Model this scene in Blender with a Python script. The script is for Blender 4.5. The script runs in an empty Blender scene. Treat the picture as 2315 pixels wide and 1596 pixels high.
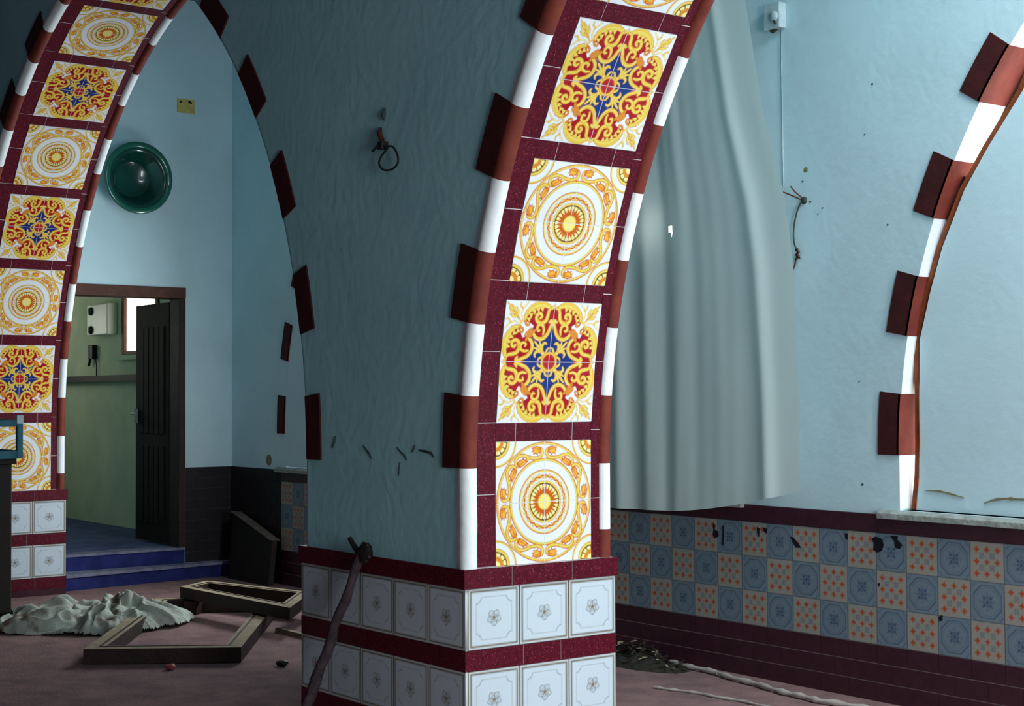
import bpy, bmesh, math, random
import numpy as np
from mathutils import Vector, Matrix, noise
from mathutils.geometry import tessellate_polygon

random.seed(7)
scn = bpy.context.scene
COL = scn.collection
PI = math.pi

# ------------------------------------------------------------------ helpers
def lin(c):
    return tuple((v / 12.92 if v <= .04045 else ((v + .055) / 1.055) ** 2.4) for v in (x / 255 for x in c))

def link(o, parent=None):
    COL.objects.link(o)
    if parent is not None:
        o.parent = parent
    return o

def tag(o, label=None, cat=None, group=None, kind=None):
    if label: o['label'] = label
    if cat: o['category'] = cat
    if group: o['group'] = group
    if kind: o['kind'] = kind
    return o

def thing(name, loc, label, cat, group=None, rz=0):
    o = bpy.data.objects.new(name, None)
    o.empty_display_size = .1
    o.location = loc
    o.rotation_euler = (0, 0, rz)
    link(o)
    return tag(o, label, cat, group)

def setting(name, loc=(0, 0, 0)):
    o = bpy.data.objects.new(name, None)
    o.location = loc
    link(o)
    o['kind'] = 'structure'
    return o

class MB:
    """collects shapes and links them as one mesh object"""
    def __init__(self):
        self.v = []; self.f = []; self.m = []; self.s = []
    def add(self, vs, fs, m=0, smooth=False):
        b = len(self.v)
        self.v += [tuple(p) for p in vs]
        for f in fs:
            self.f.append([b + i for i in f]); self.m.append(m); self.s.append(smooth)
    def box(self, a, b, m=0, M=None):
        x0, y0, z0 = a; x1, y1, z1 = b
        vs = [Vector(p) for p in ((x0,y0,z0),(x1,y0,z0),(x1,y1,z0),(x0,y1,z0),(x0,y0,z1),(x1,y0,z1),(x1,y1,z1),(x0,y1,z1))]
        if M is not None: vs = [M @ p for p in vs]
        self.add(vs, [(0,3,2,1),(4,5,6,7),(0,1,5,4),(1,2,6,5),(2,3,7,6),(3,0,4,7)], m)
    def bar(self, p, q, w, h, m=0, up=(0, 0, 1)):
        p = Vector(p); q = Vector(q); d = q - p; L = d.length; d.normalize()
        u = Vector(up); s = d.cross(u).normalized(); u = s.cross(d).normalized()
        M = Matrix((( d.x, s.x, u.x, p.x),( d.y, s.y, u.y, p.y),( d.z, s.z, u.z, p.z),(0,0,0,1)))
        self.box((0, -w/2, -h/2), (L, w/2, h/2), m, M)
    def tube(self, pts, rad, n=8, m=0, cap=True):
        pts = [Vector(p) for p in pts]
        if not hasattr(rad, '__len__'): rad = [rad] * len(pts)
        rings = []; prev = None
        for i, p in enumerate(pts):
            d = (pts[min(i+1, len(pts)-1)] - pts[max(i-1, 0)]).normalized()
            if prev is None:
                a = Vector((0, 0, 1)) if abs(d.z) < .9 else Vector((1, 0, 0))
                s = d.cross(a).normalized()
            else:
                s = (prev - d * prev.dot(d)).normalized()
            prev = s; t = d.cross(s)
            rings.append([p + (s * math.cos(2*PI*k/n) + t * math.sin(2*PI*k/n)) * rad[i] for k in range(n)])
        vs = [q for r in rings for q in r]; fs = []
        for i in range(len(rings)-1):
            for k in range(n):
                fs.append((i*n+k, i*n+(k+1) % n, (i+1)*n+(k+1) % n, (i+1)*n+k))
        self.add(vs, fs, m, True)
        if cap:
            self.add(rings[0], [tuple(range(n))[::-1]], m); self.add(rings[-1], [tuple(range(n))], m)
    def lathe(self, prof, n=48, m=0, M=None):
        vs = []; fs = []
        for r, z in prof:
            for k in range(n):
                p = Vector((r*math.cos(2*PI*k/n), r*math.sin(2*PI*k/n), z))
                vs.append(M @ p if M is not None else p)
        for i in range(len(prof)-1):
            for k in range(n):
                fs.append((i*n+k, i*n+(k+1) % n, (i+1)*n+(k+1) % n, (i+1)*n+k))
        self.add(vs, fs, m, True)
    def prism(self, loops, d0, d1, plane='XZ', m=0):
        """polygon with holes in a plane, extruded between d0 and d1 along the missing axis"""
        def mk(p, d):
            return (p[0], d, p[1]) if plane == 'XZ' else ((d, p[0], p[1]) if plane == 'YZ' else (p[0], p[1], d))
        tri = tessellate_polygon([[Vector((p[0], p[1], 0)) for p in l] for l in loops])
        flat = [p for l in loops for p in l]; n = len(flat)
        vs = [mk(p, d0) for p in flat] + [mk(p, d1) for p in flat]
        fs = [tuple(t) for t in tri] + [tuple(i + n for i in t[::-1]) for t in tri]
        b = 0
        for l in loops:
            k = len(l)
            for i in range(k):
                j = (i+1) % k
                fs.append((b+i, b+j, b+j+n, b+i+n))
            b += k
        self.add(vs, fs, m)
    def build(self, name, mats, parent=None, fix=True, bevel=0):
        me = bpy.data.meshes.new(name)
        me.from_pydata(self.v, [], self.f)
        if not isinstance(mats, (list, tuple)): mats = [mats]
        for x in mats: me.materials.append(x)
        me.polygons.foreach_set('material_index', self.m)
        me.polygons.foreach_set('use_smooth', self.s)
        if fix:
            bm = bmesh.new(); bm.from_mesh(me)
            bmesh.ops.recalc_face_normals(bm, faces=bm.faces)
            bm.to_mesh(me); bm.free()
        me.update()
        o = bpy.data.objects.new(name, me)
        if bevel:
            b = o.modifiers.new('bevel', 'BEVEL'); b.width = bevel; b.segments = 2; b.limit_method = 'ANGLE'
        return link(o, parent)

# ------------------------------------------------------------------ materials
def mat(name, color, rough=.6, spec=.3, noise_amt=0, noise_scale=8, color2=None, bump=0, bump_scale=30, metal=0, speck=None, coat=0):
    m = bpy.data.materials.new(name); m.use_nodes = True
    nt = m.node_tree; b = nt.nodes['Principled BSDF']
    b.inputs['Roughness'].default_value = rough
    b.inputs['Specular IOR Level'].default_value = spec
    b.inputs['Metallic'].default_value = metal
    if coat: b.inputs['Coat Weight'].default_value = coat
    b.inputs['Base Color'].default_value = (*color, 1)
    tc = nt.nodes.new('ShaderNodeTexCoord')
    last = None
    if noise_amt:
        n = nt.nodes.new('ShaderNodeTexNoise'); n.inputs['Scale'].default_value = noise_scale
        n.inputs['Detail'].default_value = 6; n.inputs['Roughness'].default_value = .65
        nt.links.new(tc.outputs['Object'], n.inputs['Vector'])
        r = nt.nodes.new('ShaderNodeValToRGB')
        c2 = color2 or tuple(c * (1 - noise_amt) for c in color)
        r.color_ramp.elements[0].position = .35; r.color_ramp.elements[0].color = (*c2, 1)
        r.color_ramp.elements[1].position = .65; r.color_ramp.elements[1].color = (*color, 1)
        nt.links.new(n.outputs['Fac'], r.inputs['Fac'])
        last = r.outputs['Color']
    if speck:
        n2 = nt.nodes.new('ShaderNodeTexNoise'); n2.inputs['Scale'].default_value = speck[1]; n2.inputs['Detail'].default_value = 3
        nt.links.new(tc.outputs['Object'], n2.inputs['Vector'])
        r2 = nt.nodes.new('ShaderNodeValToRGB')
        r2.color_ramp.elements[0].position = .60; r2.color_ramp.elements[0].color = (0, 0, 0, 1)
        r2.color_ramp.elements[1].position = .70; r2.color_ramp.elements[1].color = (1, 1, 1, 1)
        nt.links.new(n2.outputs['Fac'], r2.inputs['Fac'])
        mx = nt.nodes.new('ShaderNodeMix'); mx.data_type = 'RGBA'
        mx.inputs[7].default_value = (*speck[0], 1)
        if last: nt.links.new(last, mx.inputs[6])
        else: mx.inputs[6].default_value = (*color, 1)
        nt.links.new(r2.outputs['Color'], mx.inputs[0])
        last = mx.outputs[2]
    if last: nt.links.new(last, b.inputs['Base Color'])
    if bump:
        n = nt.nodes.new('ShaderNodeTexNoise'); n.inputs['Scale'].default_value = bump_scale; n.inputs['Detail'].default_value = 5
        nt.links.new(tc.outputs['Object'], n.inputs['Vector'])
        bp = nt.nodes.new('ShaderNodeBump'); bp.inputs['Strength'].default_value = bump; bp.inputs['Distance'].default_value = .02
        nt.links.new(n.outputs['Fac'], bp.inputs['Height']); nt.links.new(bp.outputs['Normal'], b.inputs['Normal'])
    return m

def mat_pattern(name, rough=.18):
    m = bpy.data.materials.new(name); m.use_nodes = True
    nt = m.node_tree; b = nt.nodes['Principled BSDF']
    a = nt.nodes.new('ShaderNodeVertexColor'); a.layer_name = 'pattern'
    n = nt.nodes.new('ShaderNodeTexNoise'); n.inputs['Scale'].default_value = 60; n.inputs['Detail'].default_value = 4
    mx = nt.nodes.new('ShaderNodeMix'); mx.data_type = 'RGBA'; mx.blend_type = 'MULTIPLY'; mx.inputs[0].default_value = .12
    nt.links.new(a.outputs['Color'], mx.inputs[6]); nt.links.new(n.outputs['Color'], mx.inputs[7])
    nt.links.new(mx.outputs[2], b.inputs['Base Color'])
    b.inputs['Roughness'].default_value = rough; b.inputs['Specular IOR Level'].default_value = .4
    return m

PLASTER = (.56, .74, .80)
M = {}
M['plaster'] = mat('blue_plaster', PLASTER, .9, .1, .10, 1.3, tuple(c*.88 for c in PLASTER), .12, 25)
M['plaster_arcade'] = mat('arcade_plaster', (.38, .69, .73), .9, .1, .15, 1.6, (.32, .61, .655), .2, 22)  # same plaster, tinted darker and greener for the arcade's shade
M['board'] = mat('board_paint', (.55, .73, .81), .8, .15, .12, 1.1, (.51, .68, .74), .1, 20)
M['white_paint'] = mat('white_paint', (.86, .90, .92), .7, .2, .08, 6, (.76, .82, .84), .15, 30)
M['brick_paint'] = mat('brick_red_paint', (.19, .035, .022), .7, .25, .3, 9, (.13, .022, .016), .15, 30)
M['brick_shaded'] = mat('shaded_brick_paint', (.060, .010, .010), .75, .2, .3, 9, (.038, .007, .007), .15, 30)  # the brick-red paint again, darkened for the shaded wall faces
M['maroon'] = mat('maroon_speckled_tile', (.098, .0035, .015), .35, .22, .35, 55, (.055, .002, .008), 0, 0, 0, ((.28, .055, .095), 160))
M['dado_maroon'] = mat('dark_maroon_tile', (.055, .016, .026), .35, .35, .4, 20, (.035, .011, .018))
M['grout'] = mat('pale_grout', (.55, .55, .55), .9, .1)
M['grout_dim'] = mat('dusty_grout', (.30, .25, .25), .9, .1)
M['pattern'] = mat_pattern('glazed_pattern_tile')
M['pattern_dull'] = mat_pattern('dull_pattern_tile', .45)  # rougher, duller glaze for the back wall tiles
M['floor'] = mat('dusty_floor', (.29, .175, .17), .95, .1, .35, 5, (.18, .115, .118), .35, 60)
M['room_floor'] = mat('blue_grey_floor', (.10, .13, .26), .9, .1, .3, 6, (.06, .08, .18), .2, 40)
M['step'] = mat('blue_cast_step', (.022, .03, .15), .8, .15, .35, 7, (.012, .016, .09), .2, 40)  # film's blue cast in the dark put into the step colour
M['step_edge'] = mat('worn_step_edge', (.24, .24, .32), .9, .1, .4, 12, (.12, .12, .2))
M['ceiling'] = mat('ceiling_plaster', (.30, .27, .33), .95, .1)
M['old_wall'] = mat('old_dark_plaster', (.16, .22, .25), .95, .1, .3, 2)
M['room_wall'] = mat('cream_green_plaster', (.60, .66, .50), .9, .1, .18, 2.2, (.48, .55, .42), .1, 20)
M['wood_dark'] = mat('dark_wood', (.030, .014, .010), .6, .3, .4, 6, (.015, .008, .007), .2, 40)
M['wood_frame'] = mat('brown_wood', (.10, .032, .018), .6, .3, .35, 10, (.06, .02, .012), .2, 40)
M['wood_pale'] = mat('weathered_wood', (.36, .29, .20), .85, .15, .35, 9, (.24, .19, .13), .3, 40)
M['wood_orange'] = mat('orange_brown_wood', (.30, .085, .03), .7, .2, .35, 12, (.18, .05, .02))
M['wood_lit_edge'] = mat('lit_edge_wood', (.17, .14, .12), .9, .1, .4, 14, (.08, .07, .06))  # paler wood that paints the broken board's lit top edge
M['dado_shaded'] = mat('shaded_maroon_tile', (.016, .010, .014), .4, .3, .4, 20, (.010, .007, .010))  # maroon tile painted near black for the shade of the far corner
M['grout_dark'] = mat('shaded_grout', (.05, .055, .06), .9, .1)  # grout darkened along with the shaded corner tiles
M['wood_stick'] = mat('stick_bark', (.085, .06, .07), .85, .15, .4, 18, (.045, .032, .04), .4, 60)
M['cabinet'] = mat('cabinet_wood', (.018, .010, .008), .6, .3, .3, 5)
M['crate'] = mat('blue_crate_paint', (.045, .20, .27), .6, .3, .25, 10, (.03, .14, .19))
M['crate_end'] = mat('pale_worn_end', (.55, .70, .75), .8, .2)
M['cloth'] = mat('dirty_white_cloth', (.42, .47, .42), .95, .05, .35, 9, (.28, .29, .25), .2, 50, 0, ((.12, .08, .06), 7))
M['bowl'] = mat('green_glaze', (.003, .055, .04), .18, .4, .2, 6, (.002, .035, .027), 0, 0, 0, None, .5)
M['bowl_rim'] = mat('green_rim', (.008, .10, .07), .2, .5, 0, 6, None, 0, 0, 0, None, .5)
M['paper'] = mat('yellow_paper', (.62, .50, .17), .9, .1, .2, 20, (.5, .38, .12))
M['black'] = mat('black_rubber', (.012, .012, .013), .6, .3)
M['wire'] = mat('dull_wire', (.035, .04, .03), .6, .3)
M['box_white'] = mat('white_plastic', (.44, .55, .58), .7, .2, .25, 20, (.32, .40, .42))
M['heater'] = mat('heater_enamel', (.80, .84, .74), .4, .4, .1, 5)
M['soot'] = mat('soot', (.012, .013, .02), .95, .05)
M['stain'] = mat('rust_stain', (.24, .22, .13), .95, .05, .3, 15)
M['crack'] = mat('crack_shadow', (.05, .07, .07), .95, .05)
M['debris'] = mat('leaf_litter', (.05, .045, .035), .95, .05, .5, 30, (.02, .018, .018))
M['cord'] = mat('dusty_cord', (.48, .42, .40), .9, .1, .3, 25, (.33, .28, .27))
M['red_bit'] = mat('red_plastic', (.30, .05, .06), .6, .3)
M['steel'] = mat('dull_steel', (.3, .3, .3), .4, .5, 0, 8, None, 0, 30, .8)

def mat_curtain():
    m = bpy.data.materials.new('curtain_cloth'); m.use_nodes = True
    nt = m.node_tree
    out = nt.nodes['Material Output']; b = nt.nodes['Principled BSDF']
    b.inputs['Base Color'].default_value = (.62, .71, .70, 1); b.inputs['Roughness'].default_value = .95
    b.inputs['Specular IOR Level'].default_value = .05
    t = nt.nodes.new('ShaderNodeBsdfTranslucent'); t.inputs['Color'].default_value = (.6, .68, .66, 1)
    mx = nt.nodes.new('ShaderNodeMixShader'); mx.inputs[0].default_value = .22
    w = nt.nodes.new('ShaderNodeTexNoise'); w.inputs['Scale'].default_value = 220
    bp = nt.nodes.new('ShaderNodeBump'); bp.inputs['Strength'].default_value = .08
    nt.links.new(w.outputs['Fac'], bp.inputs['Height']); nt.links.new(bp.outputs['Normal'], b.inputs['Normal'])
    nt.links.new(b.outputs[0], mx.inputs[1]); nt.links.new(t.outputs[0], mx.inputs[2]); nt.links.new(mx.outputs[0], out.inputs[0])
    return m
M['curtain'] = mat_curtain()
M['pane'] = mat('daylit_frosted_glass', (.8, .8, .75), .4, .4)
pb = M['pane'].node_tree.nodes['Principled BSDF']
pb.inputs['Emission Color'].default_value = (1, .96, .86, 1); pb.inputs['Emission Strength'].default_value = 3.2  # emission in the glass stands in for the daylight outside
M['door_wood'] = mat('door_wood', (.012, .007, .006), .7, .2, .3, 6, (.007, .005, .004))

# ------------------------------------------------------------------ camera
CAM = Vector((4.8187, -3.4103, 1.4132))
F = 3493.2
FW = Vector((-.79771, .60227, .02766)); FW.normalize()
R_ = Vector((.6025, .7981, -.0040)); R_ = (R_ - FW * R_.dot(FW)).normalized()
U_ = R_.cross(FW).normalized()
cam = bpy.data.cameras.new('camera'); cam.sensor_width = 36; cam.lens = 36 * F / 2315
co = bpy.data.objects.new('camera', cam)
co.matrix_world = Matrix(((R_.x, U_.x, -FW.x, CAM.x), (R_.y, U_.y, -FW.y, CAM.y), (R_.z, U_.z, -FW.z, CAM.z), (0, 0, 0, 1)))
cam.clip_start = .05
link(co); scn.camera = co

def at(px, py, axis, val):
    """where the sight line of a photo point meets a wall, floor or face"""
    d = FW + R_ * ((px - 1157.5) / F) - U_ * ((py - 798) / F)
    t = (val - CAM[axis]) / d[axis]
    return CAM + d * t

# ------------------------------------------------------------------ tile pattern painting
def catmull(pts, n=12, closed=False):
    P = [np.array(p, float) for p in pts]
    if closed: P = [P[-1]] + P + [P[0], P[1]]
    else: P = [2*P[0]-P[1]] + P + [2*P[-1]-P[-2]]
    out = []
    for i in range(1, len(P)-2):
        for k in range(n):
            t = k / n
            out.append(.5*((2*P[i]) + (-P[i-1]+P[i+1])*t + (2*P[i-1]-5*P[i]+4*P[i+1]-P[i+2])*t*t + (-P[i-1]+3*P[i]-3*P[i+1]+P[i+2])*t**3))
    if not closed: out.append(P[-2])
    return np.array(out)

class Paint:
    def __init__(self, n, ss=3, bg=(235, 240, 245)):
        self.n = n; self.ss = ss; k = (n+1)*ss
        c = (np.arange(k) + .5) / ss - .5
        c = c / n
        self.U, self.V = np.meshgrid(c, c)
        self.C = np.empty((k, k, 3)); self.C[:] = lin(bg)
    def put(self, mask, col): self.C[mask] = lin(col)
    def dist(self, pts, x, y):
        best = np.full(x.shape, 9.); par = np.zeros(x.shape)
        tot = len(pts) - 1
        for i in range(tot):
            a = pts[i]; d = pts[i+1] - a; L2 = d @ d + 1e-12
            t = np.clip(((x-a[0])*d[0] + (y-a[1])*d[1]) / L2, 0, 1)
            q = np.hypot(x - a[0] - t*d[0], y - a[1] - t*d[1])
            k = q < best; best[k] = q[k]; par[k] = (i + t[k]) / tot
        return best, par
    def stroke(self, pts, w, col, x=None, y=None, edge=None, ew=.012, n=10, smooth=True):
        x = self.U if x is None else x; y = self.V if y is None else y
        p = catmull(pts, n) if smooth else np.array(pts, float)
        d, t = self.dist(p, x, y)
        ww = np.interp(t, np.linspace(0, 1, len(w)), w) if hasattr(w, '__len__') else w
        if edge is not None: self.put(d < ww + ew, edge)
        self.put(d < ww, col)
    def poly(self, pts, col, x=None, y=None, smooth=False):
        x = self.U if x is None else x; y = self.V if y is None else y
        p = catmull(pts, 8, True) if smooth else np.array(pts, float)
        ins = np.zeros(x.shape, bool); j = len(p) - 1
        for i in range(len(p)):
            xi, yi = p[i]; xj, yj = p[j]
            c = ((yi > y) != (yj > y)) & (x < (xj-xi)*(y-yi)/((yj-yi) if yj != yi else 1e-9) + xi)
            ins ^= c; j = i
        self.put(ins, col)
    def result(self):
        k = self.n + 1; s = self.ss
        return self.C.reshape(k, s, k, s, 3).mean((1, 3))      # [v, u, rgb]

YEL = (226, 204, 92); YEL2 = (236, 224, 150); ORA = (212, 136, 42); ORD = (196, 92, 18); BRN = (88, 40, 12); WHT = (224, 230, 237)
def paint_medallion(n):
    P = Paint(n, bg=WHT)
    U, V = P.U, P.V
    r = np.hypot(U, V); th = np.arctan2(V, U)
    # corner roundel
    rc = np.hypot(1-U, 1-V)
    P.put((rc > .374) & (rc < .402), YEL); P.put((rc >= .396) & (rc < .414), ORA)
    P.put(rc < .285, ORA); P.put(rc < .272, YEL); P.put(rc < .232, BRN); P.put(rc < .212, YEL2)
    P.put(rc < .155, ORA)
    tc_ = np.arctan2(1-V, 1-U)
    P.put((rc > .15) & (rc < .212) & (np.cos(tc_*12) > .86), BRN)
    P.put(rc < .085, YEL2)
    # rings
    for a, b, c in ((.945, .985, YEL), (.978, .994, ORD), (.944, .952, ORA), (.678, .718, YEL), (.708, .726, ORD), (.672, .682, (205, 180, 90)),
                    (.496, .525, YEL), (.519, .535, ORD), (.472, .480, (190, 195, 150)), (.366, .373, (190, 190, 150))):
        P.put((r >= a) & (r < b), c)
    w = .424 + .018*np.sin(th*20)
    P.put(np.abs(r-w) < .024, ORA); P.put(np.abs(r-w) < .012, YEL)
    w = .424 - .018*np.sin(th*20)
    P.put(np.abs(r-w) < .013, ORD)
    P.put(r < .352, ORA); P.put(r < .345, YEL); P.put(r < .314, BRN)
    P.put(r < .293, ORD)
    pet = .225 - .035*np.clip(np.cos(th*24), -.6, 1)
    P.put((r < .290) & (r > pet), YEL2); P.put((r < .292) & (r > .2) & (np.cos(th*24) < -.86), BRN)
    P.put((r < .235) & (r > .14), ORD)
    P.put((r < .27) & (r > pet + .01) & (np.cos(th*24) > .2), YEL2)
    P.put(r < .135, YEL); P.put(r < .115, (240, 222, 120))
    # scrolls: folded about the diagonal
    x = np.minimum(U, V); y = np.maximum(U, V)
    stem = [(.072, .875), (.045, .83), (.055, .775), (.105, .735), (.19, .722), (.30, .735), (.42, .768), (.52, .765), (.585, .715), (.60, .655), (.575, .61), (.53, .60)]
    P.stroke(stem, .020, YEL, x, y, ORD, .012)
    P.stroke([(.30, .735), (.36, .71), (.33, .70)], .012, YEL, x, y, ORA, .006)
    leafA = [(.07, .86), (.10, .905), (.17, .915), (.265, .885), (.235, .862), (.262, .825), (.22, .825), (.235, .785), (.18, .80), (.135, .765), (.135, .81), (.10, .80)]
    leafA = [((a-.165)*1.12+.165, (b-.85)*1.12+.85) for a, b in leafA]; P.poly(leafA, ORD, x, y)
    P.poly([( (a-.165)*.72+.165, (b-.85)*.68+.852) for a, b in leafA], (240, 176, 60), x, y)
    P.stroke([(.09, .85), (.15, .875), (.215, .872)], [.02, .014, .004], ORA, x, y)
    leafB = [(.555, .605), (.50, .58), (.43, .61), (.345, .675), (.385, .685), (.37, .72), (.42, .70), (.43, .735), (.48, .70), (.53, .685), (.56, .65)]
    leafB = [((a-.46)*1.12+.46, (b-.655)*1.12+.655) for a, b in leafB]; P.poly(leafB, ORD, x, y)
    P.poly([((a-.46)*.7+.46, (b-.655)*.68+.652) for a, b in leafB], (240, 176, 60), x, y)
    P.stroke([(.53, .615), (.47, .645), (.40, .685)], [.02, .014, .004], ORA, x, y)
    # joints between tiles
    P.put((U < .006) | (V < .006), (205, 208, 205))
    return P.result()

def paint_scroll(n):
    P = Paint(n, bg=WHT)
    base = P.stroke
    def thin(p, w, c, x=None, y=None, edge=None, ew=.012, **k):
        w = [q*.64 for q in w] if hasattr(w, '__len__') else w*.64
        base(p, w, c, x, y, edge, ew*.9, **k)
    P.stroke = thin
    U, V = P.U, P.V
    x = np.minimum(U, V); y = np.maximum(U, V); r = np.hypot(U, V)
    RED = (160, 18, 34); BLU = (22, 48, 118)
    # lobed field
    lobe = [(0, 0), (0, .935), (.05, .905), (.13, .955), (.25, .985), (.38, .975), (.50, .925), (.585, .845), (.62, .75), (.60, .68), (.53, .60), (.56, .56)]
    P.poly(lobe + [(.8, .0)][:0] + [(.5, .5)], RED, x, y)
    P.poly([(.40, .60), (.50, .66), (.60, .665), (.62, .62), (.56, .54), (.45, .45)], WHT, x, y)
    # blue star
    P.poly([(0, 0), (0, .535), (.05, .50), (.10, .45), (.17, .40), (.26, .37), (.36, .385), (.42, .42), (.42, .42)], BLU, x, y)
    # outer leafy band
    band = [(.0, .945), (.055, .895), (.13, .925), (.23, .955), (.35, .945), (.46, .895), (.545, .815), (.58, .73), (.575, .66)]
    P.stroke(band, [.02, .032, .05, .066, .070, .066, .052, .036, .022], YEL, x, y, ORA, .012)
    for k, (a, b) in enumerate(((.25, .87), (.33, .855), (.41, .82), (.47, .76), (.505, .69))):
        P.poly([(a-.035, b+.05), (a-.012, b-.045), (a+.05, b+.03)], YEL, x, y)
    P.stroke([(.12, .945), (.26, .975), (.40, .945), (.51, .865), (.565, .77)], .010, (222, 168, 40), x, y)
    P.stroke([(.575, .665), (.545, .615), (.50, .605), (.485, .64), (.515, .665)], [.022, .024, .018, .016, .012], ORA, x, y, ORD, .008)
    P.stroke([(.60, .70), (.655, .66), (.69, .69)], [.018, .016, .01], YEL, x, y, ORA, .008)
    # big inner volute
    vol = [(.075, .90), (.115, .84), (.125, .77), (.155, .69), (.23, .648), (.315, .665), (.355, .725), (.335, .79), (.275, .80), (.245, .755), (.275, .725)]
    P.stroke(vol, [.02, .034, .040, .044, .046, .044, .040, .036, .034, .030, .026], YEL, x, y, ORA, .011)
    P.stroke([(.14, .73), (.22, .668), (.31, .685), (.34, .735)], .010, (222, 168, 40), x, y)
    # lower C scroll near the axis
    cs = [(.075, .665), (.035, .690), (.025, .640), (.055, .56), (.09, .475), (.155, .405), (.24, .378), (.33, .405), (.385, .465)]
    P.stroke(cs, [.026, .034, .034, .036, .040, .042, .042, .040, .034], YEL, x, y, ORA, .010)
    P.stroke([(.075, .53), (.12, .45), (.20, .395), (.30, .405)], .008, (222, 168, 40), x, y)
    P.stroke([(.185, .46), (.175, .53), (.205, .605), (.275, .62), (.315, .575), (.295, .515), (.26, .525)], [.02, .028, .032, .032, .028, .024, .018], YEL, x, y, ORA, .009)
    # orange clasp on the diagonal
    P.stroke([(.36, .52), (.41, .50), (.44, .45), (.48, .51), (.44, .545)], [.03, .036, .038, .034, .026], ORA, x, y, ORD, .008)
    # centre star arms
    P.stroke([(.10, .10), (.20, .20), (.33, .33)], [.05, .036, .020], YEL, x, y, ORA, .008)
    P.stroke([(.17, .19), (.175, .265), (.13, .315), (.085, .30)], [.036, .034, .028, .016], YEL, x, y, ORA, .008)
    P.stroke([(.17, .20), (.215, .28), (.235, .35)], [.03, .024, .01], YEL, x, y, ORA, .007)
    P.stroke([(.08, .16), (.055, .215), (.02, .235)], [.026, .022, .010], YEL, x, y, ORA, .007)
    P.put(r < .172, ORA); P.put(r < .158, YEL); P.put(r < .138, ORA); P.put(r < .122, (176, 30, 40))
    # corner leaf in the white
    P.stroke([(.70, .70), (.80, .80), (.965, .965)], [.012, .044, .006], YEL, x, y, ORA, .010)
    P.stroke([(.745, .755), (.745, .83), (.785, .905)], [.02, .030, .006], YEL, x, y, ORA, .009)
    P.stroke([(.80, .815), (.825, .88), (.885, .935)], [.018, .022, .005], YEL, x, y, ORA, .008)
    P.stroke([(.71, .71), (.84, .84)], .008, ORD, x, y)
    P.stroke([(.64, .715), (.665, .79), (.645, .875), (.585, .94), (.545, .985)], [.010, .016, .018, .016, .006], YEL2, x, y, ORA, .006)
    P.stroke([(.645, .875), (.70, .92), (.70, .975)], [.016, .018, .006], YEL, x, y, ORA, .007)
    # tip of red at the axis
    P.put((U < .006) | (V < .006), (196, 190, 196))
    return P.result()

def paint_flower_tile(n):
    P = Paint(n, bg=(200, 214, 224))
    u = np.abs(P.U - .5) * 2; v = np.abs(P.V - .5) * 2
    m = np.maximum(u, v)
    P.put(m > .985, (150, 140, 130))
    P.put((m > .875) & (m < .925), (112, 108, 92)); P.put((m > .918) & (m < .935), (150, 134, 104))
    LN = (120, 125, 130)
    P.put((np.abs(u-.70) < .010) & (v < .50), LN); P.put((np.abs(v-.70) < .010) & (u < .50), LN)
    rc = np.hypot(.72-u, .72-v)
    P.put((np.abs(rc-.225) < .011) & (u < .71) & (v < .71) & (rc < .3), LN)
    x = (P.U-.5)*2; y = (P.V-.5)*2; r = np.hypot(x, y); t = np.arctan2(y, x) + .3
    pr = .235 + .035*np.cos(5*t)
    P.put(np.abs(r-pr) < .014, (128, 132, 134)); P.put((r < pr - .02), (188, 202, 212))
    P.put(np.abs(r - .13 - .02*np.cos(5*t+1)) < .011, (140, 140, 138))
    P.put((np.cos(5*t) < -.88) & (r > .07) & (r < .21), (128, 130, 130))
    P.put((r < .075), (150, 140, 112)); P.put(r < .04, (110, 104, 92))
    return P.result()

def paint_cross_tile(n):
    P = Paint(n, bg=(150, 146, 137))
    u, v = P.U, P.V
    P.put((np.minimum(np.minimum(u, 1-u), np.minimum(v, 1-v)) < .018), (128, 128, 128))
    for i in range(3):
        for j in range(3):
            a = np.abs(u - (.19+.31*i)); b = np.abs(v - (.19+.31*j))
            P.put((a + b < .075) | ((a < .018) & (b < .088)) | ((b < .018) & (a < .088)), (170, 72, 34))
            P.put(a + b < .03, (180, 60, 30))
    for i in range(2):
        for j in range(2):
            x = u - (.345+.31*i); y = v - (.345+.31*j); r = np.hypot(x, y); t = np.arctan2(y, x)
            P.put((np.abs(r - .06 - .022*np.cos(4*t+PI)) < .014), (88, 104, 116)); P.put(r < .02, (88, 104, 116))
    return P.result()

def paint_blue_tile(n):
    P = Paint(n, bg=(112, 128, 140))
    BL = (44, 68, 100)
    x = (P.U-.5)*2; y = (P.V-.5)*2; u = np.abs(x); v = np.abs(y); r = np.hypot(x, y)
    P.put(np.maximum(u, v) > .965, (104, 112, 122))
    a = np.maximum(u, v); o = np.maximum(a, (u+v)*.70)
    P.put((np.abs(o-.83) < .024), BL); P.put((np.abs(o-.68) < .012), (70, 92, 120))
    t = np.arctan2(y, x)
    P.put((np.abs(r - .34 - .10*np.cos(8*t)) < .026), (68, 90, 118))
    P.put((np.abs(np.sin(2*t)) > .93) & (r < .34) & (r > .06), BL)
    P.put((np.abs(np.cos(2*t)) > .95) & (r < .26) & (r > .06), BL)
    P.put(r < .07, BL)
    rc = np.hypot(1-u, 1-v)
    P.put((np.abs(rc-.26) < .022), (68, 90, 118))
    return P.result()

NQ = 84
A_MED = paint_medallion(NQ); A_SCR = paint_scroll(NQ)
NF = 60
A_FLW = paint_flower_tile(NF)
ND = 34
A_CRS = paint_cross_tile(ND); A_BLU = paint_blue_tile(ND)

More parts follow.
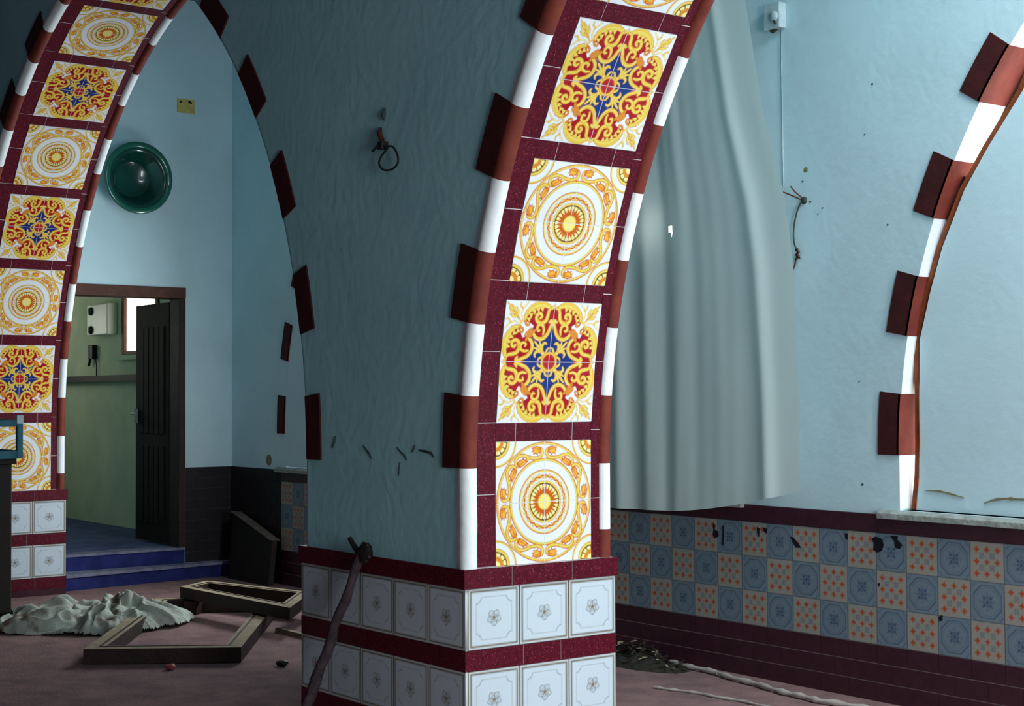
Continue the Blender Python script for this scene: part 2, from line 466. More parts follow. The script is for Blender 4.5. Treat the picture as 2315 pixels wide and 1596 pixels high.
class GridMesh:
    """tile faces as fine grids whose glaze colour is stored per vertex, plus a tile body behind"""
    def __init__(self):
        self.v = []; self.q = []; self.c = []; self.n = 0
    def tile(self, arr, o, ex, ey):
        k = arr.shape[0]
        g = np.linspace(0, 1, k)
        uu, vv = np.meshgrid(g, g)
        P = np.array(o)[None, None] + uu[..., None]*np.array(ex) + vv[..., None]*np.array(ey)
        idx = np.arange(k*k).reshape(k, k) + self.n
        self.q.append(np.stack([idx[:-1, :-1], idx[:-1, 1:], idx[1:, 1:], idx[1:, :-1]], -1).reshape(-1, 4))
        self.v.append(P.reshape(-1, 3)); self.c.append(arr.reshape(-1, 3)); self.n += k*k
    def body(self, o, ex, ey, depth, col=(200, 205, 205)):
        o = np.array(o, float); ex = np.array(ex, float); ey = np.array(ey, float)
        nn = np.cross(ex, ey); nn /= np.linalg.norm(nn)
        a = [o, o+ex, o+ex+ey, o+ey]; a = [p - nn*.0006 for p in a]; b = [p - nn*depth for p in a]
        V = np.array(a + b); i = self.n
        self.v.append(V); self.c.append(np.tile(np.array(lin(col)), (8, 1))); self.n += 8
        self.q.append(np.array([(0, 4, 5, 1), (1, 5, 6, 2), (2, 6, 7, 3), (3, 7, 4, 0), (7, 6, 5, 4)]) + i)
    def build(self, name, m, parent=None):
        V = np.concatenate(self.v); Q = np.concatenate(self.q); C = np.concatenate(self.c)
        me = bpy.data.meshes.new(name)
        me.vertices.add(len(V)); me.vertices.foreach_set('co', V.astype(np.float32).ravel())
        me.loops.add(Q.size); me.loops.foreach_set('vertex_index', Q.astype(np.int32).ravel())
        me.polygons.add(len(Q)); me.polygons.foreach_set('loop_start', np.arange(0, Q.size, 4, dtype=np.int32))
        me.update(calc_edges=True); me.validate()
        a = me.color_attributes.new('pattern', 'FLOAT_COLOR', 'POINT')
        a.data.foreach_set('color', np.concatenate([C, np.ones((len(C), 1))], 1).astype(np.float32).ravel())
        me.materials.append(m)
        return link(bpy.data.objects.new(name, me), parent)

# ------------------------------------------------------------------ the arch profile
ZB = .751                 # top of the pier bases
RAD = 2.9; S0 = .37; XT = -.030
HALF = 2.392; SPAN = 6.044; PW = 1.26; PD = .753
S_APEX = S0 + RAD * math.acos(1 - (HALF - XT) / RAD)
def prof(s, n=0):
    """point on the tiled face of an arch springing from x = 0; n pushes it into the opening"""
    f = max(0, (s - S0) / RAD)
    x = XT + RAD*(1 - math.cos(f)); z = ZB + (s if s < S0 else S0 + RAD*math.sin(f))
    return (x + n*math.cos(f), z - n*math.sin(f))
def prof_list(n, s0=-ZB, ds=.07, s1=None):
    s1 = S_APEX if s1 is None else s1
    k = max(2, int((s1 - s0)/ds))
    return [prof(s0 + (s1-s0)*i/k, n) for i in range(k+1)]
def half_arch(n):
    L = [p for p in prof_list(n) if p[0] < HALF - .004]
    # close at the crown
    f = math.acos(max(-1, min(1, 1 - (HALF - XT - 0) / (RAD)))) 
    L.append((HALF, L[-1][1] + (HALF - L[-1][0]) * .12))
    return L

# ------------------------------------------------------------------ setting: floor, ceiling, walls
XR, XL, YF, YB, ZC = 6.0, -9.6, -7.5, 2.25, 4.55
XE = -6.40
fl = MB(); fl.box((XL, YF, -.12), (XR + .3, YB, 0)); tag(fl.build('floor', M['floor']), kind='structure')
HX0, HX1, HY0, HY1 = 1.9, 3.7, .9, 2.1  # ceiling hole added out of view to light the back wall
ce = MB(); ce.prism([[(-10.7, YF - .2), (XR + .3, YF - .2), (XR + .3, YB + .4), (-10.7, YB + .4)], [(HX0, HY0), (HX1, HY0), (HX1, HY1), (HX0, HY1)]], ZC, ZC + .15, 'XY'); tag(ce.build('ceiling', M['ceiling']), kind='structure')

# arcade wall with its pointed openings
BLOCKS = [(.384, .664), (.944, 1.224), (1.504, 1.790), (2.075, 2.37), (2.66, 2.96), (3.25, 3.55), (3.84, 4.12)]
def opening_pts(xb):
    h = half_arch(-.026)
    left = [(xb + x, z) for x, z in h]
    right = [(xb + 2*HALF - x, z) for x, z in h[:-1]][::-1]
    return left + right
wf = MB()
poly = [(XL, 0), (-SPAN - .0, 0)]
poly = [(XL, 0)] + opening_pts(-SPAN) + opening_pts(0) + [(XR, 0), (XR, ZC), (XL, ZC)]
wf.prism([poly], .012, PD - .010, 'XZ')
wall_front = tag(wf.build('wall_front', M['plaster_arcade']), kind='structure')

def mirror_x(xc): return lambda x: 2*xc - x
ident = lambda x: x

# painted brick-red blocks beside the arches, on the plaster
def block_on_wall(s0, s1, xm, y0, y1, n0, n1, parent, name='painted_block'):
    b = MB()
    k = 5
    lo = [prof(s0 + (s1-s0)*i/k, n0) for i in range(k+1)]
    hi = [prof(s0 + (s1-s0)*i/k, n1) for i in range(k+1)]
    loop = [(xm(x), z) for x, z in lo] + [(xm(x), z) for x, z in hi[::-1]]
    b.prism([loop], y0, y1, 'XZ')
    return b.build(name, M['brick_shaded'], parent)

# ------------------------------------------------------------------ tiled piers
def box_s(mb, s0, s1, y0, y1, nb, nf, m=0, k=1):
    for i in range(k):
        a = s0 + (s1-s0)*i/k; b = s0 + (s1-s0)*(i+1)/k
        p0 = prof(a, nb); p1 = prof(b, nb); q0 = prof(a, nf); q1 = prof(b, nf)
        vs = [(p0[0], y0, p0[1]), (p1[0], y0, p1[1]), (q1[0], y0, q1[1]), (q0[0], y0, q0[1]),
              (p0[0], y1, p0[1]), (p1[0], y1, p1[1]), (q1[0], y1, q1[1]), (q0[0], y1, q0[1])]
        mb.add(vs, [(0, 1, 2, 3), (7, 6, 5, 4), (0, 4, 5, 1), (1, 5, 6, 2), (2, 6, 7, 3), (3, 7, 4, 0)], m)

PY0, PY1 = .166, .650            # panel
PH, PITCH = .481, .557
YB0, YB1 = .078, .706            # outer edges of the maroon borders

def panel_mesh(kind, k):
    g = GridMesh(); arr = A_MED if kind == 'm' else A_SCR
    s = k*PITCH
    pts = [prof(s + PH*i/2, .0015) for i in range(3)]
    w = (PY1-PY0)/2; yc = (PY0+PY1)/2
    for lo in (0, 1):
        a = pts[lo]; b = pts[lo+1]
        ez = np.array((b[0]-a[0], 0, b[1]-a[1]))
        A0 = np.array((a[0], 0, a[1]))
        gap = .0012
        for side in (-1, 1):
            # local u runs from the panel centre outwards, v from the middle joint outwards
            if lo == 1: o = A0 + (0, yc, 0); ey = ez
            else: o = A0 + ez + (0, yc, 0); ey = -ez
            ex = np.array((0, side*(w-gap), 0))
            g.tile(arr, o, ex, ey)
        g.body(A0 + (0, PY0, 0), (0, 2*w, 0), ez, .010)
    return g

MESH_CACHE = {}
def build_pier(xb, label, npan, left_out=False):
    root = thing('tiled_pier', (xb, 0, 0), label, 'pier', None)
    # --- base
    b = MB(); b.box((-PW+.012, .012, 0), (-.012, PD-.012, ZB-.008)); b.build('base_core', M['grout'], root)
    def band(z0, z1, out, joints_f, joints_r):
        mb = MB()
        mb.box((-PW-out+.004, -out+.004, z0+.001), (out-.004, PD+out-.004, z1-.001), 1)
        xs = [-PW-out] + [-PW+PW*j for j in joints_f] + [0+out]
        for i in range(len(xs)-1):
            mb.box((xs[i] + (0 if i == 0 else .0022), -out, z0), (xs[i+1] - (.0125 if i == len(xs)-2 else .0022), -out+.012, z1))
        ys = [-out] + [PD*j for j in joints_r] + [PD+out]
        for i in range(len(ys)-1):
            mb.box((out-.012, ys[i] + (0 if i == 0 else .0022), z0), (out, ys[i+1] - (0 if i == len(ys)-2 else .0022), z1))
        mb.box((-PW-out, PD+out-.012, z0), (out-.012, PD+out, z1)); mb.box((-PW-out, -out+.012, z0), (-PW-out+.012, PD+out-.012, z1))
        return mb.build('border_course', [M['maroon'], M['grout']], root)
    band(.678, ZB, .010, (.2, .42, .63, .85), (.29, .69))
    band(.363, .441, .001, (.22, .44, .65, .86), (.37, .62))
    band(.047, .127, .001, (.2, .42, .63, .85), (.3, .7))
    pl = MB(); pl.box((-PW-.001, -.001, 0), (.001, PD+.001, .045)); pl.build('plinth', M['dado_maroon'], root)
    for zi, z0 in enumerate((.442, .128)):
        for face in ('front', 'side'):
            key = (face, zi)
            if key not in MESH_CACHE:
                g = GridMesh(); h = .235
                if face == 'front':
                    t = PW/5
                    for i in range(5):
                        g.tile(A_FLW, (-PW + t*i + .0015, -.001, z0+.0015), (t-.003, 0, 0), (0, 0, h-.003))
                    g.body((-PW, -.001, z0), (PW, 0, 0), (0, 0, h), .012)
                else:
                    t = (PD-.012)/3
                    for i in range(3):
                        g.tile(A_FLW, (.001, .012 + t*i + .0015, z0+.0015), (0, t-.003, 0), (0, 0, h-.003))
                    g.body((.001, .001, z0), (0, PD-.002, 0), (0, 0, h), .012)
                o = g.build('tile_course', M['pattern'], root); MESH_CACHE[key] = o.data
            else:
                link(bpy.data.objects.new('tile_course', MESH_CACHE[key]), root)
    # --- cladding of the arch soffit
    for k in range(npan):
        kind = 'm' if k % 2 == 0 else 'r'
        key = ('panel', k)
        if key not in MESH_CACHE:
            o = panel_mesh(kind, k).build('tile_panel', M['pattern'], root); MESH_CACHE[key] = o.data
        else:
            o = link(bpy.data.objects.new('tile_panel', MESH_CACHE[key]), root)
        o['label'] = 'white panel with an orange and yellow round medallion' if kind == 'm' else 'panel of yellow scrolls on red and blue'
        s0 = k*PITCH + PH + .002; s1 = (k+1)*PITCH - .002
        mb = MB()
        box_s(mb, s0-.002, s1+.002, PY0+.002, PY1-.002, -.022, -.0015, 1)
        ys = [PY0, PY0+.098, PY0+.385, PY1]
        for i in range(3): box_s(mb, s0, s1, ys[i]+.0016, ys[i+1]-.0016, -.020, 0)
        mb.build('border_band', [M['maroon'], M['grout']], root)
    s_end = npan*PITCH
    for y0, y1, off in ((YB0, PY0, .0), (PY1, YB1, .035)):
        mb = MB(); L = .2787; s = -off; i = 0
        box_s(mb, 0, s_end, y0+.001, y1-.001, -.022, -.0015, 1, 24)
        while s < s_end - .02:
            a = max(s, 0) + .0016; c = min(s + L, s_end) - .0016
            box_s(mb, a, c, y0, y1, -.020, 0, 0, 3)
            s += L
        mb.build('border_strip', [M['maroon'], M['grout']], root)
    # --- rounded arrises, painted in turns white and brick red
    def arris(front):
        mb = MB()
        if front: cy, n0, rr = .038, -.004, .036
        else: cy, n0, rr = PD - .030, -.010, .030
        sec = []
        for a in range(13):
            t = (PI*1.42)*(a/12) - .35*PI
            # angle measured from -Y (towards the room) round to +Y
            sec.append((n0 + rr*math.sin(t + .18*PI) , cy - rr*math.cos(t + .18*PI)))
        if front: sec = [(-.05, .013)] + sec + [(-.030, YB0)]
        else: sec = [(-.030, YB1)] + sec + [(-.05, PD-.012)]
        edges = [0.0]
        for q0, q1 in BLOCKS: edges += [q0, q1]
        edges += [S_APEX]
        for i in range(len(edges)-1):
            a, c = edges[i], edges[i+1]
            if a >= c: continue
            red = (i % 2 == 1)
            parts = [(a, c, 1 if red else 0)]
            if i == 0 and not front: parts = [(a, .115, 1), (.115, c, 0)]
            for a_, c_, mm in parts:
                k = max(2, int((c_-a_)/.05)); vs = []; fs = []
                for j in range(k+1):
                    s = a_ + (c_-a_)*j/k
                    wob = .0025*noise.noise(Vector((s*4, cy*9, xb))) if front else 0
                    if front and s < .12: wob -= .012*max(0, noise.noise(Vector((s*22, 3.3, xb))) + .25)
                    for n_, y_ in sec:
                        p = prof(s, n_ + wob); vs.append((p[0], y_, p[1]))
                w = len(sec)
                for j in range(k):
                    for q in range(w-1):
                        fs.append((j*w+q, j*w+q+1, (j+1)*w+q+1, (j+1)*w+q))
                mb.add(vs, fs, mm, True)
        return mb.build('arris_moulding', [M['white_paint'], M['brick_paint']], root)
    arris(True); arris(False)
    return root

pier_c = build_pier(0, 'big tiled arch pier in the middle of the photo, its white tiled base in view', 7)
pier_l = build_pier(-SPAN, 'farther tiled arch pier at the left edge beside the open doorway', 8)

# the other haunch of the left-hand arch: arris only, seen edge on
def far_arris(xb):
    mb = MB(); xm = lambda x: xb + 2*HALF - x
    for front in (True, False):
        cy, n0, rr = (.038, -.008, .028) if front else (PD-.035, -.008, .028)
        sec = [(n0 + rr*math.sin(t), cy - rr*math.cos(t)) for t in [PI*a/8 for a in range(9)]]
        sec = ([(-.03, .012)] if front else [(-.03, YB1 - .02)]) + sec + ([(-.03, YB0)] if front else [(-.03, PD-.012)])
        edges = [0.0]
        for q0, q1 in BLOCKS: edges += [q0, q1]
        edges += [S_APEX]
        for i in range(len(edges)-1):
            a, c = edges[i], edges[i+1]
            k = 6; vs = []; fs = []
            for j in range(k+1):
                for n_, y_ in sec:
                    p = prof(a + (c-a)*j/k, n_); vs.append((xm(p[0]), y_, p[1]))
            w = len(sec)
            for j in range(k):
                for q in range(w-1): fs.append((j*w+q, j*w+q+1, (j+1)*w+q+1, (j+1)*w+q))
            mb.add(vs, fs, i % 2, True)
    return mb.build('arris_moulding', [M['plaster_arcade'], M['brick_paint']], wall_front)
far_arris(-SPAN)

for xb in (-SPAN, 0):
    for s0, s1 in BLOCKS:
        block_on_wall(s0, s1, (lambda x, xb=xb: xb + x), .004, .020, -.128, -.020, wall_front)
    if xb < 0:
        for s0, s1 in BLOCKS:
            block_on_wall(s0, s1, (lambda x, xb=xb: xb + 2*HALF - x), .004, .020, -.128, -.004, wall_front)

# cracks in the arcade plaster
def crack(pts, w, parent, y=.010):
    mb = MB(); n = len(pts)
    P = [at(px, py, 1, .012) for px, py in pts]
    mb.tube([(p.x, y + .002, p.z) for p in P], [w*(.35 + .65*math.sin(PI*(i+.6)/(n+.2))) for i in range(n)], 6)
    return mb.build('plaster_crack', M['crack'], parent)
crack([(752, 1012), (757, 1000), (759, 986)], .006, wall_front)
crack([(822, 1008), (833, 1022), (840, 1036)], .005, wall_front)
crack([(898, 1012), (905, 1020), (915, 1030), (920, 1040)], .004, wall_front)
crack([(932, 1022), (937, 1014), (938, 1006)], .004, wall_front)
crack([(948, 1018), (962, 1020), (976, 1024), (982, 1034)], .006, wall_front)
crack([(905, 1045), (903, 1060), (902, 1075)], .003, wall_front)

# ------------------------------------------------------------------ back wall with arched windows
XA, XBW = -5.52, .25
HB = HALF; SILL = .884
def win_loop(xb, n=0, z0=SILL):
    h = [(x - XT*0, z) for x, z in half_arch(n)]
    h = [(x + .030, z) for x, z in h if z > z0 + .01]
    L = [(xb + h[0][0], z0)] + [(xb + x, z) for x, z in h]
    Rr = [(xb + .06 + 2*HB - x, z) for x, z in h[:-1]][::-1] + [(xb + .06 + 2*HB - h[0][0], z0)]
    return L + Rr
RWX0, RWX1, RWZ0, RWZ1 = -8.545, -7.75, 1.80, 2.345
wb = MB()
outer = [(-10.6, -.12), (XR, -.12), (XR, ZC), (-10.6, ZC)]
wb.prism([outer, win_loop(XA), win_loop(XBW), [(RWX0, RWZ0), (RWX1, RWZ0), (RWX1, RWZ1), (RWX0, RWZ1)]], YB, YB + .34, 'XZ')
wall_back = tag(wb.build('wall_back', M['plaster']), kind='structure')

WBLK = [(.384, .664), (.93, 1.205), (1.475, 1.745), (2.02, 2.29), (2.57, 2.84), (3.12, 3.4)]
for xb in (XA, XBW):
    for s0, s1 in WBLK:
        block_on_wall(s0, s1, (lambda x, xb=xb: xb + .030 + x), YB - .008, YB + .03, -.118, .001, wall_back)
        # the paint goes on round the corner into the reveal
        mb = MB(); k = 6; vs = []; fs = []
        for j in range(k+1):
            s = s0 + (s1-s0)*j/k
            for n_, y_ in ((.002, YB - .008), (.002, YB + .20)):
                p = prof(s, n_); vs.append((xb + .03 + p[0], y_, p[1]))
            for n_, y_ in ((-.01, YB + .20), (-.01, YB-.008)):
                p = prof(s, n_); vs.append((xb + .03 + p[0], y_, p[1]))
        for j in range(k):
            for q in range(4): fs.append((j*4+q, j*4+(q+1) % 4, (j+1)*4+(q+1) % 4, (j+1)*4+q))
        fs += [(0, 1, 2, 3), (k*4+3, k*4+2, k*4+1, k*4)]
        mb.add(vs, fs); mb.build('painted_block', M['brick_paint'], wall_back)
        # right haunch, mostly behind the curtain
        if xb == XA:
            block_on_wall(s0, s1, (lambda x, xb=xb: xb + .03 + 2*HB - x), YB - .008, YB + .03, -.118, .001, wall_back)

# the white painted lining of the right window's reveal
def reveal(xb, parent):
    mb = MB()
    pts = [(xb + .03 + prof(s, .0005)[0], prof(s, .0005)[1]) for s in [.14 + .07*i for i in range(46)]]
    loop = pts + [(x - .008, z) for x, z in pts[::-1]]
    vs = []; fs = []
    for x, z in pts: vs += [(x, YB + .001, z), (x, YB + .335, z)]
    for i in range(len(pts)-1): fs.append((2*i, 2*i+1, 2*i+3, 2*i+2))
    mb.add(vs, fs, 0, True)
    return mb.build('reveal_lining', M['white_paint'], parent)

# boards closing the windows
def board(xb, left_pts, parent, hole=None, name='board', yd=.05):
    Rr = [(xb + .06 + 2*HB - x + .004, z) for x, z in half_arch(-.02)[:-1] if z > SILL + .01]
    top = [p for p in left_pts if p[1] < ZC]
    loop = top + Rr[::-1] + [(Rr[0][0], SILL + .003)]
    mb = MB()
    mb.prism([loop] + (hole or []), YB + yd, YB + yd + .022, 'XZ')
    o = mb.build(name, M['board'], parent)
    return o

w2 = setting('window_2', (0, 0, 0))
reveal(XBW, w2)
edge = [(2072, 1157), (2079, 1080), (2081, 1000), (2080, 930), (2079, 860), (2079, 770), (2103, 660), (2130, 560), (2180, 430), (2235, 330), (2315, 200)]
E2 = [(p.x, p.z) for p in (at(px, py, 1, YB + .05) for px, py in edge)]
E2[0] = (E2[0][0], SILL + .003)
ext = [(XBW + .03 + prof(s, .05)[0], prof(s, .05)[1]) for s in [2.55 + .15*i for i in range(13)]]
E2 = E2 + [p for p in ext if p[1] > E2[-1][1] + .03 and p[0] > E2[-1][0]]
bd2 = board(XBW, E2, w2); bd2['label'] = 'pale blue board closing the right window arch'
# timber behind the board's edge, and an added stop keeping daylight out half way up
mb = MB()
for i in range(len(E2)-1):
    p, q = E2[i], E2[i+1]
    if q[0] > 1.1: break
    mb.bar((p[0]-.030, YB + .084, p[1]), (q[0]-.030, YB + .084, q[1]), .024, .036, 0, (0, 1, 0))
mb.build('board_batten', M['wood_orange'], w2)
mb = MB()
for s in [.14 + .08*i for i in range(40)]:
    a = prof(s, .012); b_ = prof(s + .08, .012)
    mb.bar((XBW + .03 + a[0], YB + .20, a[1]), (XBW + .03 + b_[0], YB + .20, b_[1]), .05, .028, 0, (0, 1, 0))
mb.build('window_frame', M['wood_frame'], w2)
mb = MB()
sh = [(XBW + .03 + prof(s, -.01)[0], prof(s, -.01)[1]) for s in [.70 + .07*i for i in range(15)]]
sh2 = [(XBW + .03 + prof(s, .20)[0], prof(s, .20)[1]) for s in [.70 + .07*i for i in range(15)]]
mb.prism([sh + sh2[::-1]], YB + .102, YB + .13, 'XZ'); mb.build('added_light_stop', M['wood_dark'], w2)

w1 = setting('window_1', (0, 0, 0))
E1 = [(XA + .03 + prof(s, -.006)[0], prof(s, -.006)[1]) for s in [.14 + .1*i for i in range(43)]]
E1 = [p for p in E1 if p[0] < XA + HB]; E1[0] = (E1[0][0], SILL + .003)
hc = at(1523, 520, 1, YB + .06)
BX0, BX1, BZ0, BZ1 = -5.08, -4.15, 1.0, 2.2  # unseen gap in the boarding, placed to brighten the end wall
bd1 = board(XA, E1, w1, [[(BX0, BZ0), (BX1, BZ0 + .05), (BX1 - .08, BZ1), (BX0 + .05, BZ1 - .04)], [(hc.x + .07*math.cos(t)*(1 + .2*math.sin(3*t)), hc.z + .09*math.sin(t)) for t in [2*PI*i/14 for i in range(14)]]], yd=-.002)
bd1['label'] = 'pale board closing the left window arch'

def sill(name, x0, x1):
    s = MB(); pts = [(YB - .045, SILL - .040), (YB + .12, SILL - .040), (YB + .12, SILL), (YB + .02, SILL), (YB - .030, SILL - .004), (YB - .045, SILL - .014)]
    s.prism([pts], x0, x1, 'YZ')
    tag(s.build(name, M['sill'] if 'sill' in M else M['plaster'], None, True, .003), kind='structure')
M['sill'] = mat('chipped_sill', (.34, .38, .36), .9, .1, .35, 14, (.22, .24, .22), .3, 40)
sill('trim_1', XA - .10, XA + 2*HB + .02)
sill('trim_2', XBW - .10, XBW + 2*HB)

# stains on the right board and chips
def blot(name, pts, y, m, parent, th=.003, ax=1):
    mb = MB(); P = [at(px, py, ax, y) for px, py in pts]
    if ax == 1: mb.prism([[(p.x, p.z) for p in P]], y - th, y + .002, 'XZ')
    else: mb.prism([[(p.y, p.z) for p in P]], y - .002, y + th, 'YZ')
    return mb.build(name, m, parent)
def wob_line(a, b, n, amp, seed):
    random.seed(seed)
    up = []; dn = []
    for i in range(n+1):
        t = i/n; x = a[0] + (b[0]-a[0])*t; y = a[1] + (b[1]-a[1])*t + amp*.6*math.sin(5*t + seed)
        w = amp*(.15 + math.sin(PI*t))*(.6 + .6*random.random())*.5
        up.append((x, y-w)); dn.append((x, y+w))
    return up + dn[::-1]
blot('stain', wob_line((2225, 1137), (2330, 1124), 12, 7, 3), YB + .048, M['stain'], w2)
blot('stain', wob_line((2092, 1108), (2180, 1122), 8, 4, 9), YB + .048, M['stain'], w2)

# ---- dado on the back wall
TS = .1721; DZ1 = .775; DZ0 = .261
DX0 = -5.609
g = GridMesh()
c0 = -1.6
k0 = math.floor((DX0 - c0)/TS); k1 = int((3.2 - c0)/TS)
for k in range(k0 + 1, k1):
    for row in range(3):
        arr = A_BLU if (k + row) % 2 == 0 else A_CRS
        g.tile(arr, (c0 + k*TS + .0008, YB - .012, DZ1 - (row+1)*TS*.9955 + .0008), (TS-.0016, 0, 0), (0, 0, TS*.9955-.0016))
xa0 = c0 + (k0+1)*TS; xa1 = c0 + k1*TS
g.body((xa0, YB - .012, DZ1 - 3*TS*.9955), (xa1 - xa0, 0, 0), (0, 0, 3*TS*.9955), .012, (80, 84, 86))
g.build('patterned_tile_dado', M['pattern_dull'], wall_back)
mb = MB(); mb.box((xa0, YB - .016, DZ1 + .001), (XR, YB, .861)); mb.build('dado_cap_course', M['dado_maroon'], wall_back, True, .003)
def courses(mb, u0, u1, z0, z1, rows, wdt, place, off=0):
    """maroon tile courses laid in running bond; place(u0,u1,z0,z1,m)"""
    h = (z1-z0)/rows
    place(u0, u1, z0, z1, 1, .004)
    for r_ in range(rows):
        u = u0 - (wdt*.5 if (r_ + off) % 2 else 0)
        while u < u1 - .002:
            a = max(u, u0); b = min(u + wdt, u1)
            if b - a > .004: place(a + .0012, b - .0012, z0 + r_*h + .0022, z0 + (r_+1)*h - .0022, 0, 0)
            u += wdt
mb = MB()
courses(mb, xa0, XR, 0, DZ1 - 3*TS*.9955 - .001, 3, .1721, lambda a, b, c, d, m, i: mb.box((a, YB - .012 + i, c), (b, YB, d), m))
mb.build('plain_tile_courses', [M['dado_maroon'], M['grout_dim']], wall_back)
mb = MB()
courses(mb, XE + .001, xa0 - .001, 0, .861, 10, .1721, lambda a, b, c, d, m, i: mb.box((a, YB - .012 + i, c), (b, YB, d), m))
mb.build('plain_tile_courses', [M['dado_shaded'], M['grout_dark']], wall_back)

# soot runs on the patterned dado
SOOT = [[(1612, 1182), (1617, 1187), (1616, 1197), (1624, 1202), (1625, 1212), (1616, 1217), (1612, 1208), (1613, 1197)],
        [(1634, 1188), (1637, 1190), (1636, 1232), (1633, 1231)],
        [(1711, 1191), (1717, 1195), (1716, 1214), (1712, 1204)], [(1726, 1192), (1735, 1196), (1733, 1206), (1727, 1202)],
        [(1787, 1213), (1793, 1214), (1804, 1227), (1811, 1238), (1800, 1238), (1793, 1227)],
        [(1910, 1205), (1917, 1207), (1916, 1220), (1911, 1217)],
        [(1971, 1216), (1980, 1213), (1994, 1218), (1998, 1232), (1994, 1245), (1984, 1249), (1974, 1243), (1976, 1230)],
        [(2013, 1211), (2030, 1212), (2028, 1220), (2040, 1232), (2034, 1241), (2024, 1238), (2022, 1224)],
        [(2122, 1395), (2130, 1390), (2131, 1402), (2125, 1405)], [(1984, 1319), (1989, 1318), (1988, 1327)]]
for pts in SOOT:
    blot('soot_mark', pts, YB - .0128, M['soot'], wall_back, .0012)

# ------------------------------------------------------------------ end wall with the doorway
DY0, DY1, DZH = .757, 1.845, 2.27
we = MB()
we.prism([[(DY1, 0), (YB, 0), (YB, ZC), (DY0, ZC), (DY0, DZH), (DY1, DZH)]], XE - .16, XE, 'YZ')
wall_left = tag(we.build('wall_left', M['plaster']), kind='structure')
mb = MB()
courses(mb, DY1 + .005, YB - .012, .12, .861, 9, .1721, lambda a, b, c, d, m, i: mb.box((XE, a, c), (XE + .012 - i, b, d), m))
mb.build('plain_tile_courses', [M['dado_shaded'], M['grout_dark']], wall_left)

d1 = setting('door_1', (0, 0, 0))
mb = MB(); mb.box((XE - .17, DY0, DZH - .085), (XE + .018, DY1, DZH)); mb.build('head_frame', M['wood_frame'], d1, True, .004)
mb = MB(); mb.box((XE - .17, DY0, .24), (XE + .018, DY0 + .075, DZH - .085)); mb.build('jamb_frame', M['wood_frame'], d1, True, .004)
mb = MB(); mb.box((XE - .17, DY1 - .055, .24), (XE + .012, DY1, DZH - .085)); mb.build('jamb_frame', M['wood_dark'], d1, True, .004)
lf = MB()
lx0, lx1, ly = -7.21, XE - .17, DY1 - .040
lf.box((lx0, ly - .018, .255), (lx1, ly + .018, 2.165))
for z0, z1 in ((.40, 1.02), (1.12, 1.98)):
    for i in range(5):
        w = (lx1 - lx0 - .16)/5
        lf.box((lx0 + .08 + w*i + .006, ly - .026, z0), (lx0 + .08 + w*(i+1) - .006, ly - .017, z1))
leaf = lf.build('door_leaf', M['door_wood'], d1, True, .003)
mb = MB(); mb.box((lx0 + .03, ly - .045, 1.20), (lx0 + .06, ly - .018, 1.32)); mb.tube([(lx0 + .045, ly - .045, 1.28), (lx0 + .045, ly - .075, 1.28), (lx0 + .14, ly - .078, 1.28)], .009)
mb.build('door_handle', M['steel'], leaf)

# step below the doorway and the raised floor behind it
mb = MB(); mb.box((-10.6, .1, -.12), (XE - .01, YB, .238)); tag(mb.build('floor_room', M['room_floor']), kind='structure')
st = thing('doorway_step', (-6.3, 1.4, 0), 'lower step coloured dark blue after the film cast, in front of the open doorway', 'step')
st.location = (0, 0, 0)
mb = MB(); mb.prism([[(XE + .004, .80), (-6.17, .80), (-6.34, 2.2), (XE + .004, 2.2)]], 0, .095, 'XY'); mb.build('riser', M['step'], st)
mb = MB(); mb.prism([[(XE + .004, .80), (-6.155, .80), (-6.325, 2.2), (XE + .004, 2.2)]], .095, .117, 'XY'); mb.build('tread', M['step_edge'], st)
mb = MB(); mb.box((XE - .012, DY0, .117), (XE + .002, DY1, .222)); mb.build('threshold_riser', M['step'], d1)
mb = MB(); mb.box((XE - .16, DY0, .222), (XE + .012, DY1, .240)); mb.build('threshold', M['step_edge'], d1)

# the room behind
FY0, FY1, FZ0, FZ1 = 1.0, 1.45, 1.75, 2.35  # opening added out of view to brighten the room
mb = MB(); mb.prism([[(.1, -.12), (YB + .34, -.12), (YB + .34, ZC), (.1, ZC)], [(FY0, FZ0), (FY1, FZ0), (FY1, FZ1), (FY0, FZ1)]], -10.75, -10.6, 'YZ'); tag(mb.build('wall_far', M['room_wall']), kind='structure')
mb = MB(); mb.box((-10.6, .56, 0), (-7.32, .70, ZC)); tag(mb.build('wall_inner', M['room_wall']), kind='structure')
mb = MB(); mb.box((-10.6, .2, 2.72), (XE - .16, YB, 2.80)); tag(mb.build('ceiling_room', M['room_wall']), kind='structure')
mb = MB(); mb.prism([[(-10.6, .238), (XE - .161, .238), (XE - .161, 2.72), (-10.6, 2.72)], [(RWX0, RWZ0), (RWX1, RWZ0), (RWX1, RWZ1), (RWX0, RWZ1)]], YB - .012, YB - .0005, 'XZ')
mb.build('room_plaster', M['room_wall'], wall_back)
mb = MB(); mb.box((-10.6, YB - .10, 1.56), (XE - .165, YB - .012, 1.615)); mb.build('dark_ledge', M['black'], wall_back)
w3 = setting('window_3', (0, 0, 0))
mb = MB()
mb.box((RWX0, YB - .03, RWZ0 - .0), (RWX0 + .06, YB + .03, RWZ1)); mb.box((RWX1 - .06, YB - .03, RWZ0), (RWX1, YB + .03, RWZ1))
mb.box((RWX0 + .06, YB - .03, RWZ0), (RWX1 - .06, YB + .03, RWZ0 + .03)); mb.box((RWX0 + .06, YB - .03, RWZ1 - .03), (RWX1 - .06, YB + .03, RWZ1))
mb.build('window_frame', M['wood_frame'], w3, True, .004)
mb = MB(); mb.box((RWX0 + .055, YB + .0, RWZ0 + .025), (RWX1 - .055, YB + .006, RWZ1 - .025)); mb.build('frosted_pane', M['pane'], w3)
